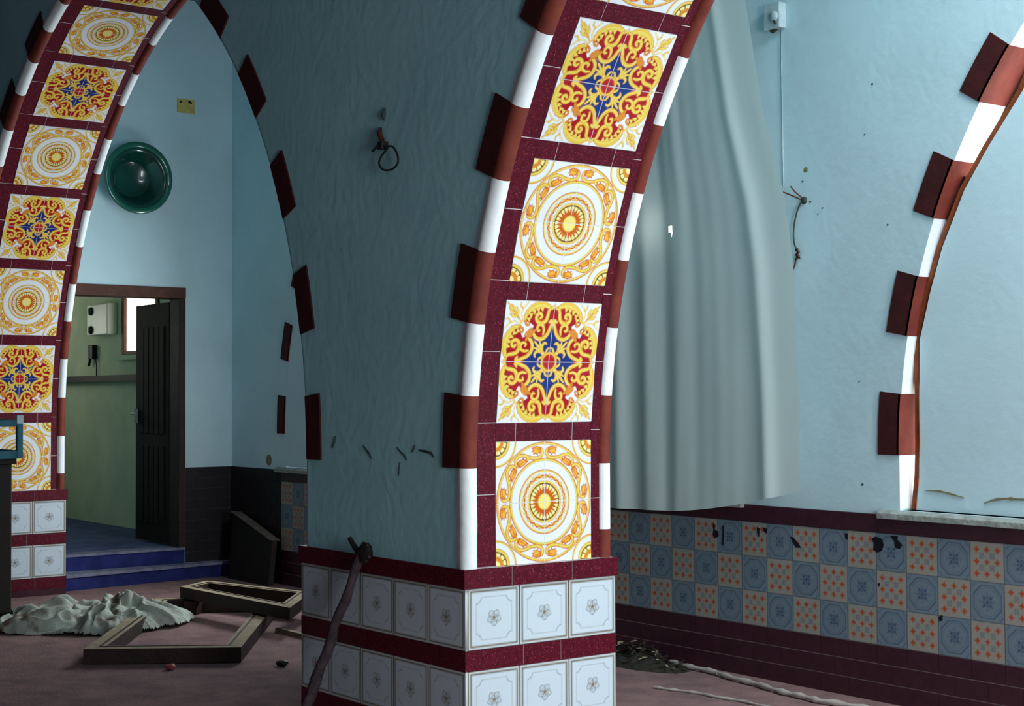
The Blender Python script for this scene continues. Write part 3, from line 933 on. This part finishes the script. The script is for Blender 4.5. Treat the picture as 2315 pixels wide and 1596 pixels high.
mb = MB(); mb.box((RWX0 - .07, YB - .06, RWZ0 - .05), (RWX1 + .06, YB - .01, RWZ0 - .005)); mb.build('window_sill', M['room_wall'], w3)

# water heater and fitting on the room's wall
ha, hb = at(197, 690, 1, 2.14), at(243, 756, 1, 2.14)
hx0, hx1, hz0, hz1 = ha.x, hb.x, hb.z, ha.z
ht = thing('water_heater', ((hx0+hx1)/2, YB - .0135, hz0), 'white box with two black round knobs, on the far room wall seen through the doorway', 'water heater')
hw, hh = (hx1-hx0)/2, hz1-hz0
mb = MB(); mb.box((-hw, -.10, 0), (hw, 0, hh)); mb.build('casing', M['heater'], ht, True, .012)
for dz in (hh*.78, hh*.18):
    mb = MB(); mb.lathe([(0, .022), (.034, .020), (.040, .004), (.040, 0)], 20, 0, Matrix.Translation((-hw*.55, -.10, dz)) @ Matrix.Rotation(PI/2, 4, 'X')); mb.build('knob', M['black'], ht)
pf = at(207, 812, 1, 2.2)
ph = thing('wall_fitting', (pf.x, YB - .0135, pf.z), 'small black wall fitting with a hanging cord below the white box', 'fitting')
mb = MB(); mb.box((-.07, -.05, .0), (.05, 0, .13)); mb.tube([(-.05, -.03, .0), (-.085, -.03, -.06)], .014); mb.build('body', M['black'], ph, True, .01)
mb = MB(); mb.tube([(.05, -.02, .02), (.07, -.015, -.06), (.06, -.012, -.16)], .006); mb.build('cord', M['black'], ph)

# other walls that close the hall (behind the photographer)
WY0, WY1, WZ0, WZ1 = -2.0, -.6, .35, 2.7
VY0, VY1, VZ0, VZ1 = .82, 1.32, .25, 2.7
mb = MB(); mb.prism([[(YF, 0), (YB + .34, 0), (YB + .34, ZC), (YF, ZC)], [(WY0, WZ0), (WY1, WZ0), (WY1, WZ1), (WY0, WZ1)], [(VY0, VZ0), (VY1, VZ0), (VY1, VZ1), (VY0, VZ1)]], XR, XR + .3, 'YZ')
tag(mb.build('wall_right', M['old_wall']), kind='structure')
mb = MB(); mb.box((XL, YF - .2, 0), (XR, YF, ZC)); tag(mb.build('wall_rear', M['old_wall']), kind='structure')
mb = MB(); mb.box((XL - .2, YF, 0), (XL, .02, ZC)); tag(mb.build('wall_side', M['old_wall']), kind='structure')

# ------------------------------------------------------------------ things on the walls
# green basin on the end wall
bo = thing('green_basin', (XE, 1.392, 3.085), 'round green glazed basin hung on the end wall above the doorway', 'basin')
MR = Matrix.Rotation(PI/2, 4, 'Y')          # lathe axis +z -> +x
mb = MB(); mb.lathe([(0, .004), (.14, .002), (.150, .010), (.205, .115), (.238, .142), (.232, .150), (.196, .122), (.140, .022), (.132, .016), (0, .014)], 56, 0, MR); mb.build('bowl', M['bowl'], bo)
mb = MB(); mb.lathe([(.230, .146), (.238, .136), (.268, .142), (.276, .150), (.270, .158), (.240, .156), (.230, .150), (.230, .146)], 56, 0, MR); mb.build('rim', M['bowl_rim'], bo)

pp = MB(); a = at(400, 222, 0, XE); b = at(440, 258, 0, XE)
pa = thing('yellow_note', (XE, (a.y+b.y)/2, (a.z+b.z)/2), 'small square yellow note stuck on the end wall', 'note')
w = (b.y-a.y)/2; h = (a.z-b.z)/2
mb = MB(); mb.box((.001, -w, -h), (.004, w, h)); mb.build('sheet', M['paper'], pa)
for dy, dz, s in ((-.045, .03, .010), (.03, .034, .012), (.044, .028, .008)):
    mb = MB(); mb.lathe([(0, .006), (s, .005), (s, .003)], 10, 0, Matrix.Translation((0, dy, dz)) @ MR); mb.build('mark', M['wood_dark'], pa)

# wire loop on the arcade wall
hk = at(868, 328, 1, .0)
wl = thing('wire_loop', hk, 'loop of black wire hanging from a bracket on the dark arch wall', 'wire')
lp = [(874, 333), (884, 330), (893, 338), (899, 352), (900, 365), (894, 377), (882, 384), (868, 384), (859, 376), (857, 366), (862, 353), (872, 340), (876, 330)]
mb = MB(); P = [at(x, y, 1, -.012) - hk for x, y in lp]
C_ = catmull([tuple(p) for p in P], 6); mb.tube([tuple(p) for p in C_], .0042, 8); mb.build('loop', M['black'], wl)
mb = MB(); mb.box((-.020, -.022, -.018), (.016, .012, .014)); mb.tube([(-.01, -.02, .0), (-.04, -.028, -.02), (-.055, -.02, -.018)], .006); mb.build('bracket', M['black'], wl, True, .006)
mb = MB(); q = at(858, 300, 1, 0) - hk; mb.tube([(q.x, 0.006, q.z + .02), (q.x + .004, -.004, q.z), (-.005, -.006, .02)], [.006, .012, .012], 8); mb.build('stub', M['wood_frame'], wl)
mb = MB(); q = at(866, 260, 1, 0) - hk; mb.tube([(q.x, .010, q.z + .03), (q.x, .002, q.z), (q.x - .006, .010, q.z - .02)], [.004, .010, .004], 8); mb.build('nail', M['crack'], wl)

# switch box high on the back wall, with its cable
a = at(1737, 12, 1, YB); b = at(1782, 68, 1, YB)
jb = thing('junction_box', ((a.x+b.x)/2, YB, (a.z+b.z)/2), 'small pale junction box high on the back wall right of the curtain', 'box')
w = (b.x-a.x)/2*.82; h = (a.z-b.z)/2*.86
mb = MB(); mb.box((-w, -.05, -h), (w, 0, h)); mb.build('case', M['box_white'], jb, True, .006)
mb = MB(); mb.lathe([(0, .012), (.022, .012), (.026, .004), (.026, 0)], 18, 0, Matrix.Translation((w*.35, -.05, -.005)) @ Matrix.Rotation(PI/2, 4, 'X')); mb.build('socket', M['box_white'], jb)
mb = MB(); mb.tube([(w*.3, -.052, -.02), (w*.5, -.058, -.03), (w*.6, -.052, -.045)], .006); mb.tube([(-w*.4, -.03, -h), (-w*.1, -.035, -h-.012), (w*.3, -.03, -h)], .008); mb.build('loose_wire', M['wire'], jb)
cb = at(1772, 420, 1, YB)
mb = MB(); mb.tube([(w*.45, -.003, -h), (w*.40, -.003, -h*4), (cb.x - jb.location.x, -.003, cb.z - jb.location.z)], .0024); mb.build('cable', M['box_white'], jb)

wp = at(1818, 453, 1, YB)
we_ = thing('wall_wire', wp, 'bare wire ends and a drooping cable on the back wall beside the curtain', 'wire')
def rel(x, y, d): p = at(x, y, 1, YB) - wp; return (p.x, -d, p.z)
mb = MB(); mb.lathe([(0, .014), (.010, .013), (.016, .008), (.019, 0)], 16, 0, Matrix.Rotation(PI/2, 4, 'X')); mb.build('socket', M['wire'], we_)
mb = MB(); mb.tube([rel(1818, 452, .02), rel(1800, 441, .05), rel(1780, 432, .07)], .0038); mb.tube([rel(1820, 448, .02), rel(1810, 435, .04), rel(1803, 423, .05)], .0034); mb.build('wire_end', M['wood_frame'], we_)
mb = MB(); mb.tube([tuple(p) for p in catmull([rel(1815, 458, .012), rel(1808, 480, .02), rel(1801, 515, .02), rel(1801, 545, .02), rel(1806, 566, .015), rel(1811, 585, .01)], 6)], .0042)
mb.build('cable', M['wire'], we_)
mb = MB(); mb.tube([rel(1806, 572, .012), rel(1800, 600, .01), rel(1790, 625, .008), rel(1780, 637, .008)], .0036)
for i in range(5):
    q = rel(1806 + 3*(i % 2), 566 + 5*i, .012); mb.tube([(q[0]-.008, q[1], q[2]), (q[0]+.008, q[1]-.005, q[2]+.004)], .006, 6)
mb.build('frayed_end', M['wood_frame'], we_)
for px, py, s in ((1822, 384, .014), (1815, 410, .005), (1832, 456, .006), (1972, 190, .006), (1955, 304, .004), (2007, 508, .005), (1850, 484, .004), (1860, 470, .004), (1950, 1095, .007), (1943, 862, .004)):
    p = at(px, py, 1, YB); mb = MB(); mb.lathe([(0, .003), (s*.7, .003), (s, 0)], 9, 0, Matrix.Translation((p.x, YB, p.z)) @ Matrix.Rotation(PI/2, 4, 'X')); mb.build('plaster_pock', M['stain'] if s > .01 else M['crack'], wall_back)
p = at(608, 1040, 1, YB)
mb = MB(); mb.lathe([(0, .003), (.03, .003), (.045, 0)], 11, 0, Matrix.Translation((p.x, YB, p.z)) @ Matrix.Rotation(PI/2, 4, 'X')); mb.build('plaster_pock', M['stain'], wall_back)

# ------------------------------------------------------------------ curtain
def build_curtain():
    root = thing('curtain', (-1.1, YB - .10, 3.95), 'long off-white curtain hanging over the back wall to the right of the central pier', 'curtain')
    R = [(3.95, -.80), (3.39, -.603), (2.817, -.489), (2.363, -.347), (2.037, -.294), (1.396, -.267), (.951, -.262)]
    def right(z):
        zs = [r[0] for r in R][::-1]; xs = [r[1] for r in R][::-1]
        return float(np.interp(z, zs, xs))
    NU, NV = 150, 90
    vs = []; fs = []
    for j in range(NV+1):
        v = j/NV
        for i in range(NU+1):
            u = i/NU
            x0b = -1.95
            zb = .790 + .035*u + .125*max(0, (u-.45)/.55)**1.6
            z = 3.93 + (zb - 3.93)*v
            xr = right(z); x = x0b + (xr - x0b)*u
            amp = .013*(1 - .97*min(1, max(0, (u-.28)/.30)))
            y = amp*math.sin(2*PI*(u*6.6 + .25*math.sin(v*2.2))) + .002*math.sin(2*PI*(u*15 + v*.4))*(1-u)
            y += .010*noise.noise(Vector((u*3, v*2.5, 1.7))) + .004*noise.noise(Vector((u*9, v*3.5, 4.1)))
            # soft fold beside the free edge
            uf = .86 + .05*(v-.5)
            y -= .018*math.exp(-((u-uf)/.028)**2)*(.35 + .65*v)
            y += .016*max(0, (u-uf)/(1-uf))*(u > uf)
            y -= .008*math.exp(-((u-.60+.10*v)/.03)**2)*(1 - .6*v)
            vs.append((x + 1.1, y - .015, z - 3.95))
    hx, hz = at(1523, 520, 1, YB - .1).x + 1.1, at(1523, 520, 1, YB - .1).z - 3.95
    for j in range(NV):
        for i in range(NU):
            a = j*(NU+1)+i
            cx = (vs[a][0] + vs[a+NU+2][0])/2; cz = (vs[a][2] + vs[a+NU+2][2])/2
            if ((cx-hx - (cz-hz)*-.25)/.017)**2 + ((cz-hz)/.036)**2 < 1: continue
            fs.append((a, a+1, a+NU+2, a+NU+1))
    mb = MB(); mb.add(vs, fs, 0, True)
    o = mb.build('cloth', M['curtain'], root)
    mb = MB(); mb.tube([(-.95, -.01, 0), (.42, -.01, 0)], .014, 10); mb.box((-.80, .0, -.015), (-.77, .10, .015)); mb.box((.30, 0, -.015), (.33, .10, .015))
    mb.build('rod', M['steel'], root)
build_curtain()

# ------------------------------------------------------------------ things on the floor
def leaning_stick():
    b = Vector((-.985, -.17, .0)); t = Vector((-.683, -.030, .790))
    root = thing('leaning_stick', b, 'long dark rough stick leaning against the front of the central pier base', 'stick')
    d = t - b
    mb = MB(); n = 14
    mb.tube([tuple(d*(i/n) + Vector((.006*math.sin(i*1.3), .004*math.cos(i*1.9), 0))) for i in range(n+1)], [.026 - .008*(i/n) + .002*math.sin(i*2.1) for i in range(n+1)], 9)
    mb.build('shaft', M['wood_stick'], root)
    k = at(790, 1216, 1, -.05) - b
    mb = MB(); mb.tube([tuple(d*.955), tuple(d*.955*.5 + k*.5 + Vector((0, 0, -.005))), tuple(k)], [.014, .012, .010], 8); mb.build('twig', M['black'], root)
    mb = MB()
    kn = d + Vector((.035, -.012, -.02))
    for i in range(9):
        a = i*2.4; q = kn + Vector((.026*math.cos(a), .012*math.sin(a*1.3), .030*math.sin(a)))
        mb.tube([tuple(kn), tuple(q), tuple(q + Vector((.012*math.cos(a+.6), -.006, .016*math.sin(a+.6))))], [.024, .018, .006], 7)
    mb.build('knot', M['black'], root)
leaning_stick()

def cabinet():
    root = thing('cabinet', (-5.05, -.40, 0), 'dark wooden cabinet at the left edge, the blue crate on top', 'cabinet')
    mb = MB(); mb.box((-.27, -.32, .05), (.27, .32, 1.00)); mb.build('carcass', M['cabinet'], root, True, .004)
    mb = MB(); mb.box((-.30, -.35, 1.0), (.30, .34, 1.035)); mb.build('top', M['cabinet'], root, True, .004)
    for y0, y1 in ((-.31, -.005), (.005, .31)):
        mb = MB(); mb.box((.27, y0, .08), (.29, y1, .98)); dr = mb.build('door', M['cabinet'], root, True, .003)
        mb = MB(); yk = -.03 if y0 < -.1 else .03
        mb.lathe([(0, .03), (.014, .026), (.016, .016), (.008, .008), (.008, 0)], 14, 0, Matrix.Translation((.29, yk, .55)) @ MR); mb.build('knob', M['steel'], dr)
    for sx in (-.24, .24):
        for sy in (-.29, .29):
            mb = MB(); mb.box((sx-.03, sy-.03, 0), (sx+.03, sy+.03, .05)); mb.build('foot', M['cabinet'], root)
cabinet()

def crate():
    root = thing('blue_crate', (-5.02, -.37, 1.035), 'open slatted crate painted blue, standing on the dark cabinet', 'crate')
    X, Y, H = .32, .33, .262
    mb = MB(); mb.box((-X+.01, -Y+.01, 0), (X-.01, Y-.01, .02)); mb.build('bottom', M['crate'], root)
    for sx in (-1, 1):
        for sy in (-1, 1):
            mb = MB(); mb.box((sx*X - .034*(sx > 0) - 0*(sx < 0), sy*Y - .034*(sy > 0), 0), (sx*X + .034*(sx < 0), sy*Y + .034*(sy < 0), H), 0)
            mb.box((sx*X - .036*(sx > 0) - .002, sy*Y - .036*(sy > 0) - .002, H - .045), (sx*X + .036*(sx < 0) + .002, sy*Y + .036*(sy < 0) + .002, H + .006), 1)
            mb.build('corner_post', [M['crate'], M['crate_end']], root)
    for z0, z1 in ((0.0, .050), (.198, .240)):
        for sx in (-1, 1):
            mb = MB(); mb.box((sx*(X-.012)-.007, -Y+.035, z0), (sx*(X-.012)+.007, Y-.035, z1)); mb.build('slat', M['crate'], root)
        for sy in (-1, 1):
            mb = MB(); mb.box((-X+.035, sy*(Y-.012)-.007, z0), (X-.035, sy*(Y-.012)+.007, z1)); mb.build('slat', M['crate'], root)
    mb = MB(); mb.box((X-.03, -Y+.06, .052), (X-.012, Y-.16, .185)); mb.build('inner_panel', M['crate'], root)
crate()

def cloth_pile():
    c = Vector((-4.50, .27, 0)); e1 = Vector((.602, .798, 0)).normalized(); e2 = Vector((-.798, .602, 0)).normalized()
    root = thing('cloth_pile', c, 'crumpled pile of dirty white cloth on the floor beside the wooden frame', 'cloth')
    NA, NB = 190, 130; vs = []; fs = []; hs = []
    for j in range(NB+1):
        for i in range(NA+1):
            a = -1 + 2*i/NA; b = -1 + 2*j/NB
            th = math.atan2(b, a); rr = math.hypot(a, b)
            lim = .86 + .16*noise.noise(Vector((math.cos(th)*1.6, math.sin(th)*1.6, 3.1))) + .06*noise.noise(Vector((math.cos(th)*5, math.sin(th)*5, 8.8)))
            e = max(0, 1 - (rr/lim)**2)
            w = Vector((a*2.2 + .55*noise.noise(Vector((a*2.2, b*2.2, .3))) + .22*noise.noise(Vector((a*6, b*6, 2.3))), b*1.8 + .55*noise.noise(Vector((a*2.2, b*2.2, 7.7))) + .22*noise.noise(Vector((a*6, b*6, 5.3))), 0))
            if a > .1:                       # long diagonal folds towards the right end
                k_ = min(1, (a - .1)/.4); w = w.lerp(Vector((a*.9 + b*1.5, b*3.4 + a*2.6, 3)), k_*.8)
            rg = max(0, 1 - abs(noise.noise(w*1.25 + Vector((3.1, 1.2, 0)))*2.6))
            rg2 = max(0, 1 - abs(noise.noise(w*2.7 + Vector((9.1, 4.2, 2)))*2.6))
            rg3 = .5 + .5*noise.noise(w*5.0 + Vector((1.1, 8.2, 6)))
            h = (e**.4)*(.020 + .075*rg**1.6 + .050*rg2**1.5 + .018*rg3) + .06*e*max(-.3, noise.noise(w*.8 + Vector((2, 5, 1))))
            peak = .085*math.exp(-((a-.16)/.06)**2 - ((b-.42)/.16)**2) + .055*math.exp(-((a+.24)/.12)**2 - ((b-.45)/.2)**2)
            h += peak*(e > 0) + .075*(e**.5)*min(1, max(0, (a-.05)/.25))*(b > -.9)
            sx = .03*noise.noise(w*2.1 + Vector((0, 0, 5))); sy = .03*noise.noise(w*2.1 + Vector((0, 7, 5)))
            p = e1*(a*.80 + sx) + e2*(b*.52 + sy)
            
            gp = c + p
            if gp.x < -4.73 and gp.y < -.035: e = 0
            hs.append(e); vs.append((p.x, p.y, max(.003, h)))
    Zs = np.array([p[2] for p in vs]).reshape(NB+1, NA+1)
    for _ in range(3):
        Z2 = Zs.copy(); Z2[1:-1, 1:-1] = (Zs[:-2, 1:-1] + Zs[2:, 1:-1] + Zs[1:-1, :-2] + Zs[1:-1, 2:] + 2*Zs[1:-1, 1:-1])/6; Zs = Z2
    vs = [(p[0], p[1], float(z)) for p, z in zip(vs, Zs.ravel())]
    for j in range(NB):
        for i in range(NA):
            q = (j*(NA+1)+i, j*(NA+1)+i+1, (j+1)*(NA+1)+i+1, (j+1)*(NA+1)+i)
            if min(hs[k] for k in q) > 0: fs.append(q)
    mb = MB(); mb.add(vs, fs, 0, True); o = mb.build('crumpled_sheet', M['cloth'], root)
cloth_pile()

def floor_frame(name, corners, width, thick, label, zt, skip=(), group=None, inner=None):
    """a mitred wooden frame lying flat; corners in order round the rectangle"""
    c = sum((Vector((p[0], p[1], 0)) for p in corners), Vector()) / 4
    root = thing(name, c, label, 'frame', group)
    n = len(corners)
    for i in range(n):
        if i in skip: continue
        a = Vector((*corners[i][:2], 0)) - c; b = Vector((*corners[(i+1) % n][:2], 0)) - c
        d = (b-a).normalized(); nn = Vector((-d.y, d.x, 0))
        if nn.dot(-(a+b)) < 0: nn = -nn
        def inn(p, q, r_):        # inner mitre corner at p between neighbours q and r_
            u = (q-p).normalized(); v = (r_-p).normalized()
            s = width/max(.2, (u.cross(v)).length); return p + (u+v)*s
        prv = Vector((*corners[(i-1) % n][:2], 0)) - c; nxt = Vector((*corners[(i+2) % n][:2], 0)) - c
        ai = inn(a, prv, b); bi = inn(b, a, nxt)
        mb = MB(); mb.prism([[(a.x, a.y), (b.x, b.y), (bi.x, bi.y), (ai.x, ai.y)]], zt - thick, zt, 'XY')
        # rebate line along the inner edge
        k0 = a + (ai-a)*.72; k1 = b + (bi-b)*.72
        mb.m = [0 if all(abs(mb.v[k][2] - zt) < 1e-6 for k in f) else 1 for f in mb.f]  # pale tops, dark sides: light from above put into the materials
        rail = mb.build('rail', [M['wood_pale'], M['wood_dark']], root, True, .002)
        mb = MB(); mb.bar((k0.x, k0.y, zt), (k1.x, k1.y, zt), .010, .006); mb.build('bead', M['wood_dark'], rail)
    return root

dA = Vector((.57, .82, 0)).normalized(); dB = Vector((-.82, .57, 0)).normalized()
nl = at(188, 1467, 2, .085); nr = at(545, 1463, 2, .085)
dA = (nr - nl).normalized(); dB = Vector((-dA.y, dA.x, 0))
fr1 = [(nl.x, nl.y), (nr.x, nr.y), ((nr + dB*2.05).x, (nr + dB*2.05).y), ((nl + dB*2.05).x, (nl + dB*2.05).y)]
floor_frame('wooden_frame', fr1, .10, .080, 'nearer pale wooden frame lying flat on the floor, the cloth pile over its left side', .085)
f2 = [at(407, 1326, 2, .17), at(655, 1374, 2, .17), at(704, 1338, 2, .17), at(468, 1312, 2, .17)]
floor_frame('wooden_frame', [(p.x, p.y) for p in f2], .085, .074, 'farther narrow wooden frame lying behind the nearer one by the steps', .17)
# the packing timber it rests on
tb = thing('floor_timber', (0, 0, 0), 'dark timber block under the farther wooden frame', 'timber')
ca = (f2[0] + f2[3])/2; cb_ = (f2[1] + f2[2])/2
for p, q in (((f2[0]*.9 + f2[1]*.1), (f2[3]*.9 + f2[2]*.1)),):
    mb = MB(); mb.bar((p.x, p.y, .0425), (q.x, q.y, .0425), .09, .085); mb.build('bearer', M['wood_dark'], tb)
tb.location = (0, 0, 0)

# broken panel leaning in the corner, its lit upper edge painted pale
pa_ = at(520, 1158, 1, 2.12); pb_ = at(612, 1222, 1, 2.12)
root = thing('broken_panel', (pa_.x, 2.12, 0), 'dark broken board leaning on the back wall corner, slanting top edge painted pale as if lit', 'board')
mb = MB(); x0, x1 = 0, pb_.x - pa_.x
mb.prism([[(x0, 0), (x1, 0), (x1, pb_.z), (x0, pa_.z)]], -.02, .02, 'XZ'); sheet = mb.build('panel', M['cabinet'], root)
mb = MB(); mb.prism([[(x0, pa_.z + .001), (x1, pb_.z + .001), (x1, pb_.z + .008), (x0, pa_.z + .008)]], -.045, .045, 'XZ'); mb.build('lit_edge', M['wood_lit_edge'], root)
root.rotation_euler = (-.10, 0, 0)

# battens, cords, litter
p, q = at(628, 1424, 2, .015), at(720, 1446, 2, .015)
root = thing('floor_batten', p, 'thin pale batten on the floor disappearing behind the central pier base', 'batten')
mb = MB(); mb.bar((0, 0, 0), tuple(q - p), .035, .030); mb.build('strip', M['wood_pale'], root)
def cord(pts, r0, label, fray=False):
    P = [at(x, y, 2, r0) for x, y in pts]; c = P[0]
    root = thing('floor_rope', (c.x, c.y, 0), label, 'cord')
    C_ = catmull([tuple(p - Vector((c.x, c.y, 0))) for p in P], 8)
    mb = MB(); mb.tube([(x + .006*math.sin(i*.9), y + .006*math.cos(i*.7), r0) for i, (x, y, z) in enumerate(C_)], [r0*(.75 + .3*math.sin(i*1.7)) for i in range(len(C_))], 8)
    mb.build('strand', M['cord'], root)
    if fray:
        mb = MB()
        for i in range(4, len(C_)-2, 3):
            x, y, z = C_[i]; mb.tube([(x, y, .012), (x - .05, y + .035, .010), (x - .12, y + .040 + .01*(i % 2), .006)], [.007, .006, .003], 6)
        mb.build('loose_fibres', M['cord'], root)
cord([(1514, 1496), (1600, 1516), (1690, 1541), (1780, 1566), (1860, 1584), (1990, 1606), (2150, 1632)], .016, 'thick dusty cord lying along the foot of the back wall dado', True)
cord([(1476, 1553), (1560, 1564), (1650, 1580), (1745, 1599), (1850, 1622)], .008, 'thin pale cord on the floor nearer than the thick one')

def litter():
    c = at(1440, 1500, 2, 0)
    root = thing('leaf_litter', c, 'small dark heap of leaf litter on the floor right of the pier base', 'litter')
    random.seed(5); mb = MB()
    for i in range(240):
        t = random.gauss(0, .5); s = random.gauss(0, .3)
        p = Vector((t*.26, max(-.2, min(.1, s*.16)), 0)); h = .10*math.exp(-(t*t + s*s*2))*random.random()
        a = random.random()*6.3; tl = random.uniform(-.7, .7); L = random.uniform(.015, .04)
        d = Vector((math.cos(a), math.sin(a), tl*.6))*L; n_ = Vector((-math.sin(a), math.cos(a), .3))*L*.4
        o = p + Vector((0, 0, h + .012 + abs(tl)*L*.6))
        mb.add([o - d, o + n_ + Vector((0, 0, .004)), o + d, o - n_ + Vector((0, 0, .004))], [(0, 1, 2, 3)], 1 if random.random() < .12 else 0)
    prof_ = []
    vs = []; fs = []; n1, n2 = 24, 14
    for j in range(n2+1):
        for i in range(n1+1):
            a = -1 + 2*i/n1; b = -1 + 2*j/n2; e = max(0, 1 - a*a - b*b)
            vs.append((a*.36, b*.15, .075*e*(.6 + .8*abs(noise.noise(Vector((a*4, b*4, 2))))) - .002))
    for j in range(n2):
        for i in range(n1): fs.append((j*(n1+1)+i, j*(n1+1)+i+1, (j+1)*(n1+1)+i+1, (j+1)*(n1+1)+i))
    mb.add(vs, fs, 0)
    o = mb.build('leaves', [M['debris'], M['wood_pale']], root, False); o['kind'] = 'stuff'
litter()

def pebble(px, py, r, m, name, label, cat):
    p = at(px, py, 2, 0); root = None
    bm = bmesh.new(); bmesh.ops.create_icosphere(bm, subdivisions=2, radius=r)
    for v in bm.verts:
        k = 1 + .35*noise.noise(v.co*(2.2/r) + Vector((px, py, 0))); v.co = Vector((v.co.x*k*1.2, v.co.y*k, v.co.z*k*.55))
    zmin = min(v.co.z for v in bm.verts)
    for v in bm.verts: v.co.z -= zmin
    me = bpy.data.meshes.new(name); bm.to_mesh(me); bm.free(); me.materials.append(m)
    o = bpy.data.objects.new(name, me); o.location = (p.x, p.y, 0); link(o); tag(o, label, cat)
pebble(637, 1507, .032, M['black'], 'dark_stone', 'small black stone on bare floor left of the pier base', 'stone')
pebble(386, 1514, .028, M['red_bit'], 'red_scrap', 'tiny reddish scrap on the floor in front of the wooden frame', 'scrap')

# ------------------------------------------------------------------ light
world = bpy.data.worlds.new('world'); scn.world = world; world.use_nodes = True
nt = world.node_tree; bg = nt.nodes['Background']
bg.inputs['Color'].default_value = (1.0, .97, .90, 1); bg.inputs['Strength'].default_value = 5.2

def area(name, loc, rot, sx, sy, power, col, spread=PI):
    l = bpy.data.lights.new(name, 'AREA'); l.shape = 'RECTANGLE'; l.size = sx; l.size_y = sy; l.energy = power; l.color = col; l.spread = spread
    o = bpy.data.objects.new(name, l); o.location = loc; o.rotation_euler = rot; link(o); return o
# daylight through the two openings of the right-hand wall, one in the hall and one at the end of the aisle
area('hall_daylight', (XR + .28, (WY0+WY1)/2, (WZ0+WZ1)/2), (0, PI/2, 0), WZ1 - WZ0, WY1 - WY0, 140, (.88, .96, 1.0))
area('aisle_daylight', (XR + .28, (VY0+VY1)/2, (VZ0+VZ1)/2), (0, PI/2, 0), VZ1 - VZ0, VY1 - VY0, 120, (.88, .96, 1.0))
area('roof_fill_light', ((HX0+HX1)/2, (HY0+HY1)/2, ZC + .14), (0, 0, 0), HX1 - HX0, HY1 - HY0, 165, (.88, .96, 1.0))  # added lamp over the unseen ceiling hole, brightens the back wall
area('room_fill_light', (-10.72, (FY0+FY1)/2, (FZ0+FZ1)/2), (0, -PI/2, 0), FZ1 - FZ0, FY1 - FY0, 4, (1, .98, .9))  # added lamp at the unseen opening, lifts the room's walls
area('board_gap_light', ((BX0+BX1)/2, YB + .3, (BZ0+BZ1)/2), (-PI/2, 0, 0), BX1 - BX0, BZ1 - BZ0, 75, (.86, .95, 1.0))  # added lamp outside the unseen board gap, lights the end wall

scn.view_settings.view_transform = 'Standard'; scn.view_settings.look = 'None'
scn.view_settings.gamma = 1; scn.view_settings.exposure = 0; scn.view_settings.use_curve_mapping = False
scn.cycles.use_denoising = True
scn.cycles.max_bounces = 10; scn.cycles.diffuse_bounces = 7
scn.cycles.sample_clamp_indirect = 6
